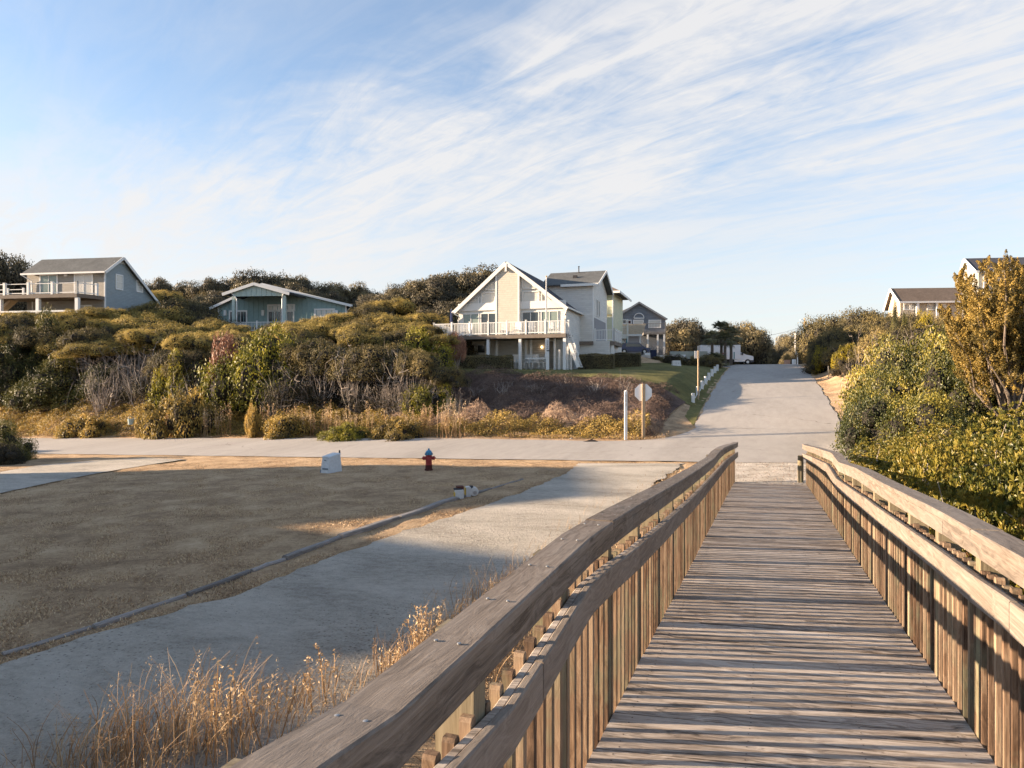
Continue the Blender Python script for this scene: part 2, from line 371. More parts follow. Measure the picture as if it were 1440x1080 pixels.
LEAF = {
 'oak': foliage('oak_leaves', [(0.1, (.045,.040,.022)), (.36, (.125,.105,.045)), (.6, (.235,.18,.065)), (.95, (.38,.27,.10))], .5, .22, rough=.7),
 'sunoak': foliage('sunlit_oak_leaves', [(0.1, (.09,.074,.028)), (.34, (.27,.21,.060)), (.56, (.47,.35,.095)), (.95, (.62,.47,.17))], .4, .25, rough=.7),  # sunlit gold of the upper dune put into the leaf colour
 'dark': foliage('shade_dark_leaves', [(0.1, (.012,.012,.008)), (.44, (.046,.041,.024)), (.68, (.098,.080,.038)), (1.0, (.18,.14,.055))], .45, .18, rough=.75),  # darkened to carry the shade of the dune front in the leaf colour
 'bg': foliage('far_leaves', [(0.1, (.050,.045,.032)), (.40, (.115,.098,.058)), (.68, (.22,.175,.080)), (1.0, (.34,.26,.11))], .25, .18),
 'cedar': foliage('cedar_leaves', [(0.1, (.022,.028,.010)), (.42, (.075,.080,.022)), (.7, (.19,.17,.040)), (1.0, (.32,.26,.07))], .5, .15),
 'bronze': foliage('bronze_leaves', [(0.1, (.055,.045,.014)), (.4, (.16,.118,.030)), (.65, (.29,.195,.045)), (1.0, (.42,.30,.08))], .7, .2),
 'yellow': foliage('yellow_green_leaves', [(0.1, (.06,.065,.014)), (.40, (.20,.19,.028)), (.68, (.44,.37,.045)), (1.0, (.56,.46,.08))], .9, .3),
 'gold': foliage('golden_leaves', [(0.1, (.10,.09,.015)), (.45, (.32,.25,.020)), (.75, (.52,.40,.030)), (1.0, (.6,.45,.06))], 1.0, .3),
 'near': foliage('glossy_leaves', [(0.0, (.028,.036,.010)), (.28, (.080,.090,.018)), (.48, (.19,.165,.028)), (.72, (.28,.22,.042)), (.92, (.40,.29,.065)), (1.0, (.40,.21,.09))], 1.3, .3, rough=.42, spec=.4),
 'mid': foliage('green_leaves', [(0.0, (.022,.030,.010)), (.34, (.058,.068,.015)), (.53, (.15,.14,.025)), (.73, (.33,.265,.042)), (1.0, (.46,.36,.07))], .8, .28, rough=.45, spec=.4),
 'rust': foliage('rust_leaves', [(0.1, (.13,.065,.042)), (.5, (.32,.165,.11)), (.8, (.47,.28,.19)), (1.0, (.54,.36,.25))], 1.2, .25),
 'road': foliage('roadside_leaves', [(0.0, (.06,.05,.02)), (.28, (.20,.15,.045)), (.5, (.42,.29,.07)), (.75, (.58,.40,.13)), (1.0, (.60,.47,.24))], 1.1, .3),
 'hedge': foliage('hedge_leaves', [(0.1, (.08,.078,.045)), (.45, (.17,.15,.085)), (.75, (.27,.22,.10)), (1.0, (.38,.29,.10))], 1.2, .15),
 'palm': foliage('palm_leaves', [(0.1, (.05,.055,.03)), (.5, (.13,.13,.065)), (.8, (.24,.22,.11)), (1.0, (.34,.29,.17))], .9, .2),
 'twig': foliage('grey_twigs', [(0.1, (.14,.118,.105)), (.5, (.27,.23,.20)), (.8, (.40,.345,.30)), (1.0, (.50,.44,.38))], .8, .0, rough=.9),
 'vine': foliage('dead_vine_stems', [(0.1, (.095,.066,.054)), (.4, (.205,.142,.112)), (.65, (.36,.25,.18)), (1.0, (.52,.38,.26))], .5, .0, rough=.9),
 'straw': foliage('straw', [(0.1, (.20,.12,.06)), (.5, (.38,.25,.135)), (.8, (.54,.40,.24)), (1.0, (.66,.54,.36))], 1.5, .2, rough=.8),
 'turf': foliage('turf_blades', [(0.1, (.24,.165,.10)), (.4, (.44,.31,.19)), (.7, (.58,.43,.26)), (1.0, (.68,.53,.35))], .8, .1, rough=.9),
 'lawn': foliage('lawn_blades', [(0.1, (.08,.085,.03)), (.5, (.165,.16,.055)), (.8, (.26,.225,.08)), (1.0, (.34,.28,.13))], .5, .15, rough=.8),
}
def ground_mat(name, stops, s1=.4, s2=6, bump=.6, bscale=30, speck=None, streak=None, con=1.9, cracks=False):
    m = bpy.data.materials.new(name); m.use_nodes = True; T = NT(m.node_tree); p = T.n['Principled BSDF']
    p.inputs['Roughness'].default_value = .95; p.inputs['Specular IOR Level'].default_value = .1
    tc = T.new('ShaderNodeTexCoord').outputs['Object']
    src = T.mapping(tc, rot=(0,0,YAW), scale=streak) if streak else tc
    a = T.noise(src, s1, 5, .6, .4); b = T.noise(src, s2, 6, .7); c3 = T.noise(tc, bscale*1.7, 4, .75)
    f = T.math('ADD', T.math('ADD', T.math('MULTIPLY', a, .5), T.math('MULTIPLY', b, .35)), T.math('MULTIPLY', c3, .3))
    f = T.math('ADD', T.math('MULTIPLY', T.math('SUBTRACT', f, .575), con), .5)
    c = T.ramp(f, stops)
    if cracks:
        vc = T.new('ShaderNodeTexVoronoi', feature='DISTANCE_TO_EDGE'); vc.inputs['Scale'].default_value = .16; wv = T.new('ShaderNodeVectorMath', operation='ADD'); T.link(tc, wv.inputs[0]); nn = T.new('ShaderNodeTexNoise'); nn.inputs['Scale'].default_value = 1.2; nn.inputs['Detail'].default_value = 5; T.link(tc, nn.inputs['Vector']); T.link(nn.outputs['Color'], wv.inputs[1]); T.link(wv.outputs[0], vc.inputs['Vector'])
        msk = T.math('MULTIPLY', T.ramp(vc.outputs['Distance'], [(.0015, 1.0), (.0045, 0.0)]), T.ramp(T.noise(tc, .22, 3, .6), [(.52, 0.0), (.58, .75)]))
        c = T.mix(msk, c, (.10, .09, .08))
    if speck:
        vo = T.new('ShaderNodeTexVoronoi'); vo.inputs['Scale'].default_value = speck[0]; T.link(tc, vo.inputs['Vector'])
        msk = T.math('MULTIPLY', T.ramp(vo.outputs['Distance'], [(.12, 1.0), (.3, 0.0)]), T.ramp(T.noise(tc, speck[3] if len(speck) > 3 else .7, 4, .6), [(.48, 0.0), (.62, 1.0)]))
        c = T.mix(T.math('MULTIPLY', msk, speck[2]), c, speck[1])
    T.link(c, p.inputs['Base Color'])
    bp = T.new('ShaderNodeBump'); bp.inputs['Strength'].default_value = bump; bp.inputs['Distance'].default_value = .05
    T.link(T.math('ADD', T.noise(tc, bscale, 6, .7), T.math('MULTIPLY', b, .6)), bp.inputs['Height']); T.link(bp.outputs[0], p.inputs['Normal'])
    return m
M_ground = ground_mat('dry_turf', [(.22, (.22,.148,.09)), (.42, (.41,.283,.172)), (.58, (.57,.405,.25)), (.8, (.70,.54,.35))], .9, 9, 1.5, 28)
M_lawn = ground_mat('green_turf', [(.3, (.085,.085,.035)), (.48, (.135,.13,.048)), (.62, (.19,.17,.065)), (.78, (.28,.23,.11))], .3, 3, .8, 25)
M_road = ground_mat('worn_asphalt', [(.3, (.32,.295,.265)), (.5, (.385,.355,.32)), (.68, (.43,.40,.365)), (.8, (.48,.45,.41))], .25, 3, .25, 60, speck=(45, (.16,.15,.14), .35, .5), streak=(1, .25, 1), con=1.5, cracks=True)
M_gravel = ground_mat('gravel', [(.22, (.26,.235,.20)), (.43, (.42,.385,.33)), (.58, (.52,.48,.415)), (.78, (.62,.575,.505))], .7, 11, 1.5, 20, con=1.9, speck=(14, (.085,.075,.065), .7, .45), streak=(.5, 1, 1))
M_sand = ground_mat('pale_sand', [(.3, (.34,.30,.25)), (.5, (.50,.45,.38)), (.75, (.66,.60,.53))], 1.5, 12, 1.0, 16)
M_mulch = ground_mat('dark_litter', [(.3, (.065,.045,.038)), (.5, (.125,.086,.070)), (.8, (.22,.155,.12))], .8, 6, 1.0, 20)
M_concrete = mat('pale_concrete', (.42, .41, .39), .85, var=.2, scale=2, bump=.2)

# ------------------------------------------------------------------ ground and sheets (the setting)
def spaced(a):
    out = [a[0][0]]
    for lo, hi, st in a:
        out += list(np.arange(lo+st, hi+1e-6, st))
    return np.array(out)
DRIVE_L = [(-260,1040),(0,937),(130,893),(330,838),(480,778),(600,738),(700,705),(760,682),(800,664),(812,652)]
DRIVE_R = [(100,1500),(330,1250),(520,1010),(640,930),(740,845),(805,775),(850,730),(900,695),(945,664),(962,652)]
DL = [G(u, v) for u, v in DRIVE_L]; DR = [G(u, v) for u, v in DRIVE_R]
SDL = [G(u, v) for u, v in [(-420,735),(-200,700),(0,664),(60,654),(130,648),(200,644.5)]]
SDR = [G(u, v) for u, v in [(-420,820),(-200,760),(0,694),(90,675),(170,660),(262,646)]]
def resample(P, n):
    P = np.array([tuple(p) for p in P]); d = np.r_[0, np.cumsum(np.hypot(*(P[1:,:2]-P[:-1,:2]).T))]
    t = np.linspace(0, d[-1], n); return np.stack([np.interp(t, d, P[:,k]) for k in range(2)], 1)
def inside(poly, X, Y):
    c = np.zeros(X.shape, bool); n = len(poly)
    for i in range(n):
        x0, y0 = poly[i]; x1, y1 = poly[(i+1) % n]
        k = ((y0 > Y) != (y1 > Y)) & (X < (x1-x0)*(Y-y0)/(y1-y0+1e-12)+x0); c ^= k
    return c
polyD = [tuple(p[:2]) for p in DL]+[tuple(p[:2]) for p in DR[::-1]]
polyS = [tuple(p[:2]) for p in SDL]+[tuple(p[:2]) for p in SDR[::-1]]
def edge_near(x): return 25.7 + .0*x
def edge_far(x):
    x = np.asarray(x, float); a = np.full(x.shape, 32.7)
    l = (x > -8.2) & (x <= -3.5); a[l] += 4.7-np.sqrt(np.maximum(0, 4.7**2-(x[l]+8.2)**2))
    r = (x >= 3.66) & (x < 7.6); a[r] += 4-np.sqrt(np.maximum(0, 16-(x[r]-7.66)**2))*1.0
    m = (x > -3.5) & (x < 3.66); a[m] = 37.4
    return a
def make_ground():
    S = spaced([(-60,-8,4),(-8,0,1),(0,70,.5),(70,120,1),(120,240,5),(240,900,40)])
    X = spaced([(-400,-100,20),(-100,-60,2),(-60,14,.5),(14,50,2),(50,400,20)])
    s, x = np.meshgrid(S, X, indexing='ij'); z = H(s, x)
    ef = edge_far(x); rd = ((s > 26.1) & (s < ef-.3) & (x < 8.7)) | ((s > 33) & (s < 160) & (x > -3.2) & (x < 3.35))
    wx, wy = s*D0+x*D1, s*D1-x*D0
    rd |= inside(polyD, wx, wy) | inside(polyS, wx, wy)
    z = z + np.random.default_rng(3).normal(0, .012, z.shape)*(s < 60) - rd*.045
    n, m = s.shape; V = np.stack([wx, wy, z], -1).reshape(-1, 3)
    i, j = np.meshgrid(np.arange(n-1), np.arange(m-1), indexing='ij'); k = (i*m+j).ravel()
    Fc = np.stack([k, k+1, k+m+1, k+m], 1)[:, ::-1]
    o = link('ground', npmesh('ground', V, Fc, M_ground, smooth=True)); tag(o, None, kind='structure')
make_ground()
def strip(name, A, B, n, m, mt, off=.03, jit=.0, kind='structure', seed=0):
    """sheet between two polylines (world XY arrays) laid on the terrain"""
    rng = np.random.default_rng(seed)
    a = resample(A, n) if len(A) != n else np.asarray(A)[:, :2]; b = resample(B, n) if len(B) != n else np.asarray(B)[:, :2]
    def wob(k): 
        q = rng.normal(0, 1, n); q = np.convolve(q, np.ones(3)/3, 'same'); return q[:, None]*k
    d = (b-a); d /= np.linalg.norm(d, axis=1)[:, None]+1e-9
    a = a + d*wob(jit); b = b + d*wob(jit)
    t = np.linspace(0, 1, m)[None, :, None]; P = a[:, None, :]*(1-t)+b[:, None, :]*t
    s, x = to_sx(P[..., 0], P[..., 1]); z = H(s, x)+off
    V = np.concatenate([P, z[..., None]], -1).reshape(-1, 3)
    i, j = np.meshgrid(np.arange(n-1), np.arange(m-1), indexing='ij'); k = (i*m+j).ravel()
    o = link(name, npmesh(name, V, np.stack([k, k+1, k+m+1, k+m], 1), mt, smooth=True)); tag(o, None, kind=kind); return o
xs = np.concatenate([np.arange(-160, -10, 1.0), np.arange(-10, 8.9, .15)])
A = np.stack(sx(edge_near(xs)+.05*np.sin(xs*1.3)+.04*np.sin(xs*3.1), xs), 1); B = np.stack(sx(edge_far(xs)+.04*np.sin(xs*1.7), xs), 1)
strip('street', A, B, len(xs), 16, M_road, .03)
ss = np.concatenate([np.arange(37.4, 120, .5), np.arange(120, 161, 4.0)])
wob = .05*np.sin(ss*1.1)+.03*np.sin(ss*2.9)
strip('road', np.stack(sx(ss, -3.5+wob), 1), np.stack(sx(ss, 3.66+wob), 1), len(ss), 10, M_road, .032)
strip('driveway', DL, DR, 160, 14, M_gravel, .012, .07, seed=2)
strip('side_driveway', SDL, SDR, 120, 12, M_gravel, .014, .05, seed=4)
strip('sand_path', [sx(19.2, -1.0), sx(25.9, -2.0)], [sx(19.2, 1.35), sx(25.9, 2.2)], 30, 12, M_sand, .02, .06, seed=5)
# green lawn uphill and the bare bank below it
LA = [(43.0,-4.1),(43.6,-6.5),(44.8,-9),(45.3,-12),(44.6,-17),(44,-21),(44,-25)]
LB = [(75,-3.9),(75,-6.5),(74,-9),(67,-12),(60,-17),(56,-21),(53,-25)]
strip('lawn', [sx(*p) for p in LA], [sx(*p) for p in LB], 60, 60, M_lawn, .05, .1, seed=6)
strip('lawn_verge', [sx(37.9+k*1.0, -3.5-.12) for k in range(38)], [sx(40.0+k*.92, -4.3) for k in range(38)], 60, 4, M_lawn, .02, .03, seed=7)
strip('bank', [sx(35.3,-5.6),sx(35.4,-10),sx(35.6,-20),sx(35.8,-27)], [sx(43.4,-4.6),sx(45.1,-10),sx(44.4,-18),sx(43.9,-27)], 60, 30, M_mulch, .06, .1, seed=8)
strip('far_driveway', [sx(78,-3.5),sx(80,-14)], [sx(86,-3.5),sx(85,-14)], 30, 6, M_concrete, .03, .02, seed=9)

M_litter = ground_mat('leaf_litter', [(.3, (.030,.024,.016)), (.5, (.060,.047,.030)), (.8, (.12,.09,.055))], .8, 6, 1.0, 20)
strip('scrub_floor', [sx(37.6, -27.5+.0*k-2.2*k) for k in range(34)], [sx(66, -30-2.4*k) for k in range(34)], 80, 40, M_litter, .05, .2, seed=11)
strip('scrub_floor', [sx(21+1.6*k, 6.8) for k in range(30)], [sx(24+1.7*k, 34) for k in range(30)], 60, 30, M_litter, .05, .2, seed=12)
# ------------------------------------------------------------------ boardwalk
def on_x(u, v, x):            # sight line meets the vertical plane at lateral offset x of the boardwalk
    t = (u-720)/F
    s = x*(-t*D0 - D1)/(D0-t*D1)
    Y = D1*s - D0*x
    return (s, -(v-540)/F*Y)
DECKP = [(-3,-1.80),(0,-1.80),(3.2,-1.83),(4.5,-1.885),(8.5,-2.115),(16,-2.50),(19.75,-2.715),(22,-2.83)]
def dz(s): return float(interp(s, DECKP))
bw = thing('boardwalk', 'weathered wooden beach ramp with slatted railings leading down to the street', 'boardwalk', (0,0,0), -YAW)
# local axes: x = right, y = downhill
rnd = random.Random(5)
def build_boardwalk():
    mb = MB(); s = -2.4
    while s < 19.72:
        w = .138+rnd.uniform(-.003, .003); t = rnd.random(); z0, z1 = dz(s), dz(s+w); tw = rnd.uniform(-.003, .003); up = rnd.uniform(-.001, .001)
        n = 6; xa, xb = -.803+rnd.uniform(-.004, .004), 1.054+rnd.uniform(-.004, .004)
        e = rnd.uniform(-.004, .004)
        k = .17; sa, sb = s+e+k*xa, s-e+k*xb; za, zb, zc, zd = dz(sa)+up, dz(sb)+up-tw, dz(sb+w)+up-tw, dz(sa+w)+up
        mb.hexa([(xa, sa, za-.038), (xb, sb, zb-.038), (xb, sb+w, zc-.038), (xa, sa+w, zd-.038), (xa, sa, za), (xb, sb, zb), (xb, sb+w, zc), (xa, sa+w, zd)], t)
        s += w+rnd.uniform(.006, .013)
        if s < 10:
            for xx in (-.70, -.08, .47, .95):
                for o_ in (.035, .10):
                    xn = xx+rnd.uniform(-.012, .012); sn = s-w-.01+o_+k*xn; zn = dz(sn)+up+.0012
                    mb.add([(xn+.005*math.cos(a_), sn+.005*math.sin(a_), zn) for a_ in (0, 1.05, 2.1, 3.14, 4.19, 5.24)], [(0,1,2,3,4,5)], .5, 1)
    mb.build('deck', [M_deckwood, mat('rusty_nail', (.05, .035, .03), .6, metal=.3)], bw)
    mb = MB()
    for xx in (-.78, -.2, .45, .99):
        for a, b in zip(DECKP[:-1], DECKP[1:]):
            mb.bar((xx+.02, a[0], a[1]-.14), (xx+.02, b[0], min(b[1], 9)-.14), .045, .19, rnd.random())
    mb.build('stringer', M_railwood, bw)
    def rail_line(px, x, s0, s1):
        pts = [on_x(u, v, x) for u, v in px]; pts.sort()
        ds = np.array([p[0] for p in pts]); zz = np.array([p[1] for p in pts])
        hgt = zz-np.array([dz(q) for q in ds])
        def f(s): return float(np.interp(s, ds, hgt))+dz(s)
        kn = [s0]+[q for q in ds if s0 < q < s1]+[s1]
        return f, kn
    outL = [(438,1080),(480,1057),(564,1003),(677,897),(833,753),(917,700),(960,675),(1005,644),(1013,634),(1020,629),(1036,623.3)]
    inL = [(643,1078),(722,998),(835,817),(900,768),(935,737),(975,700),(997.5,676.7),(1018,653),(1024,646),(1040,634)]
    outR = [(1440,784.5),(1360,741),(1306,711),(1240,679),(1203,658),(1178,650),(1169,637),(1131,626)]
    inR = [(1440,861),(1404,835),(1360,806),(1310,768),(1252,727),(1228,710.5),(1215,700),(1175,673),(1162,652),(1127,637)]
    for side, po, pi_, xo, xi in ((-1, outL, inL, -.738, -.735), (1, outR, inR, .985, .985)):
        fo, ko = rail_line(po, xo, -2.6, 21.0); fi, ki = rail_line(pi_, xi, -2.6, 20.9)
        def ribbon(f, kn, xa, xb, top, bot, mt, name, brk=(), parent=bw):
            mb = MB(); kk = sorted(set([round(q, 3) for q in kn]+list(np.arange(-2.5, 20.8, .6).round(3))))
            # smooth the bends: average the height over a short window
            g = lambda q: sum(f(q+o) for o in (-.12, -.05, 0, .05, .12))/5
            segs = []; cur = [kk[0]]
            for q in kk[1:]:
                cur.append(q)
                if any(cur[-2] < b <= q for b in brk): segs.append(cur); cur = [q]
            segs.append(cur)
            for sg in segs:
                t = rnd.random(); wv = rnd.uniform(-.004, .004)
                if len(sg) < 2: continue
                vs = []
                for i, q in enumerate(sg):
                    q2 = q + (.004 if i == 0 else (-.004 if i == len(sg)-1 else 0)); z = g(q2)+wv
                    c = .006
                    for (xx, zz) in ((xa, z-bot), (xb, z-bot), (xb, z-top-c), (xb-math.copysign(c, xb-xa), z-top), (xa+math.copysign(c, xb-xa), z-top), (xa, z-top-c)):
                        vs.append((xx, q2, zz))
                n = len(sg); fs = [tuple(range(6)), tuple(range((n-1)*6, n*6))[::-1]]
                fs += [(i*6+j, i*6+(j+1) % 6, (i+1)*6+(j+1) % 6, (i+1)*6+j) for i in range(n-1) for j in range(6)]
                mb.add(vs, fs, t)
            return mb.build(name, mt, parent)
        bo = (3.27, 8.2, 13.0, 17.5) if side < 0 else (4.1, 9.0, 12.8)
        bi = (2.0, 4.2, 9.3, 14.6) if side < 0 else (3.5, 7.8, 12.1, 16.5)
        cap = ribbon(fo, ko, xo, xo+side*.150, 0, .038, M_railwood, 'cap_rail', bo)
        ribbon(fo, ko, xo+side*.004, xo+side*.042, .0385, .130, M_railwood, 'fascia_board', [b+.35 for b in bo], cap)
        hr = ribbon(fi, ki, xi, xi+side*.034, 0, .140, M_railwood, 'handrail', bi)
        ribbon(fi, ki, xi+side*.0345, xi+side*.070, .010, .098, M_deckwood, 'ledger_board', [b+.2 for b in bi], hr)
        # posts
        pitch = .925; s = (2.83 if side < 0 else 2.4)-5*pitch; posts = []
        while s < 20.6:
            if s > -2.2:
                a = (xo+side*.0735, xo+side*.200); x0, x1 = min(a), max(a)
                gz = float(H(s, (x0+x1)/2))-.15
                MB().box(x0, x1, s-.045, s+.045, gz, fo(s)-.0385, rnd.random()).build('post', M_postwood, bw); posts.append(s)
            s += pitch
        if side > 0:
            MB().lathe([(.075,-2.95),(.078,-2.2),(.075,-2.02),(.06,-2.0)], (.93, 20.75, 0), 14, .4).build('bollard_post', M_postwood, bw)
        # balusters: the hundred nearest singly, the rest as one part
        B = []; s = posts[0]-pitch+.06
        k = 0
        while s < 20.5:
            if not any(abs(s-p) < .055 for p in posts) and s > -2.3:
                B.append(s)
            s += .1156
        far = MB(); near_n = 0
        vis = sorted(B, key=lambda q: abs(q-(3.0 if side < 0 else 4.6)))
        singles = set(vis[:50])
        for s in B:
            x0 = xi+side*.072; x1 = x0+side*.038
            a, b = min(x0, x1), max(x0, x1); zt = fi(s)+.012+rnd.uniform(-.01, .012); zb = dz(s)-.16; w = .0185
            sk = rnd.uniform(-.003, .003); t = rnd.random(); m = MB() if s in singles else far
            # rounded top: three extra edges
            m.hexa([(a, s-w, zb), (b, s-w, zb), (b, s+w, zb), (a, s+w, zb), (a, s-w+sk, zt-.012), (b, s-w+sk, zt-.012), (b, s+w+sk, zt-.012), (a, s+w+sk, zt-.012)], t)
            m.hexa([(a, s-w+sk, zt-.012), (b, s-w+sk, zt-.012), (b, s+w+sk, zt-.012), (a, s+w+sk, zt-.012), (a, s-w*.6+sk, zt), (b, s-w*.6+sk, zt), (b, s+w*.6+sk, zt), (a, s+w*.6+sk, zt)], t)
            if s in singles: m.build('baluster', M_balwood, bw)
        o = far.build('baluster', M_balwood, bw); o['kind'] = 'stuff'
    # screws along the near cap rail
    mb = MB()
    for k in range(26):
        s = .4+k*.42+rnd.uniform(-.03, .03)
        for dx in (-.78, -.85):
            z = rail_line(outL, -.738, -2.6, 21)[0]
            mb.lathe([(.006, 0), (.006, .003), (.002, .004)], (dx, s, z(s)-.0015), 8)
    mb.build('screw_heads', M_metal, bw)
build_boardwalk()

# ------------------------------------------------------------------ houses
class Frame:
    """local axes of a building: x along its front, y away from the viewer, z up; O is a world point on the front plane"""
    def __init__(s, u, v, Y, yaw):
        s.o = at(u, v, Y); s.yaw = yaw; s.X = Vector((math.cos(yaw), -math.sin(yaw), 0)); s.Yv = Vector((math.sin(yaw), math.cos(yaw), 0))
    def f(s, u, v, y=0.0):           # on the plane local y = const -> (x, z)
        r = Vector(((u-720)/F, 1, -(v-540)/F)); t = (s.o.dot(s.Yv)+y)/r.dot(s.Yv); p = r*t-s.o
        return p.dot(s.X), p.z
    def g(s, u, v, x=0.0):           # on the plane local x = const -> (y, z)
        r = Vector(((u-720)/F, 1, -(v-540)/F)); t = (s.o.dot(s.X)+x)/r.dot(s.X); p = r*t-s.o
        return p.dot(s.Yv), p.z
def gable(mb, x0, x1, y0, y1, zb, ze, zr, xr=None, t=.5):     # walls with gables facing -y and +y
    xr = (x0+x1)/2 if xr is None else xr
    zl, zr_ = (ze, ze) if not isinstance(ze, tuple) else ze
    mb.prism([(x0, zb), (x1, zb), (x1, zr_), (xr, zr), (x0, zl)], 'y', y0, y1, t)
def window(root, a0, a1, z0, z1, c, axis='y', sgn=-1, nx=1, nz=1, fr=.07, frame=None, pane=None, name='window', sub='pane'):
    """frame and pane standing proud of a wall; axis is the wall's normal direction"""
    frame = frame or M_white; pane = pane or M_glass
    mb = MB(); d0, d1 = sorted((c, c+sgn*.06))
    def bx(m, p0, p1, q0, q1, e0, e1):
        if axis == 'y': m.box(p0, p1, e0, e1, q0, q1)
        else: m.box(e0, e1, p0, p1, q0, q1)
    bx(mb, a0-fr, a0, z0-fr, z1+fr, d0, d1); bx(mb, a1, a1+fr, z0-fr, z1+fr, d0, d1)
    bx(mb, a0, a1, z0-fr, z0, d0, d1); bx(mb, a0, a1, z1, z1+fr, d0, d1)
    for i in range(1, nx): q = a0+(a1-a0)*i/nx; bx(mb, q-.03, q+.03, z0, z1, *sorted((c+sgn*.005, c+sgn*.055)))
    for i in range(1, nz):
        q = z0+(z1-z0)*i/nz; bx(mb, a0, a1, q-.025, q+.025, *sorted((c+sgn*.003, c+sgn*.05)))
    w = mb.build(name, frame, root)
    m2 = MB(); bx(m2, a0, a1, z0, z1, *sorted((c+sgn*.001, c+sgn*.022))); m2.build(sub, pane, w)
    return w
def railing(root, pts, z, h=1.0, post=1.6, mt=None, bal=.13, closed=False, name='railing', pw=.12):
    mt = mt or M_white; mb = MB()
    for (x0, y0), (x1, y1) in zip(pts[:-1], pts[1:]):
        L = math.hypot(x1-x0, y1-y0); n = max(1, round(L/post)); a = Vector((x0, y0, 0)); d = (Vector((x1, y1, 0))-a)/L
        mb.bar(a+Vector((0,0,z+h-.03)), a+d*L+Vector((0,0,z+h-.03)), .10, .06); mb.bar(a+Vector((0,0,z+.12)), a+d*L+Vector((0,0,z+.12)), .05, .07)
        if bal:
            k = int(L/bal)
            for i in range(1, k): p = a+d*(L*i/k); mb.box(p.x-.018, p.x+.018, p.y-.018, p.y+.018, z+.15, z+h-.06)
        for i in range(n+1):
            p = a+d*(L*i/n); mb.box(p.x-pw/2, p.x+pw/2, p.y-pw/2, p.y+pw/2, z-.05, z+h+.08); mb.box(p.x-pw/2-.02, p.x+pw/2+.02, p.y-pw/2-.02, p.y+pw/2+.02, z+h+.08, z+h+.12)
    return mb.build(name, mt, root)

S_cream = siding('cream_shingle', (.50, .46, .39), .18, shingle=True)
S_white = siding('pale_siding', (.68, .67, .63), .17)
S_dim = siding('cream_siding', (.40, .39, .35), .17)
S_yellow = siding('yellow_siding', (.60, .60, .42), .17)
S_slate = siding('blue_grey_siding', (.30, .345, .36), .15)
S_taupe = siding('taupe_siding', (.30, .275, .235), .2)
S_grey = siding('grey_siding', (.175, .195, .225), .3)
S_teal = mat('teal_board', (.26, .37, .37), .7, var=.12, scale=3)
S_tealpale = mat('pale_teal_board', (.44, .53, .49), .7, var=.1, scale=3)
S_sand = siding('sand_siding', (.50, .43, .33), .2)
R_char = shingles('charcoal_shingles', (.075, .078, .092))
R_brown = shingles('brown_shingles', (.16, .125, .10))
R_tan = shingles('tan_shingles', (.42, .32, .21))
R_grey = shingles('grey_shingles', (.115, .12, .12))

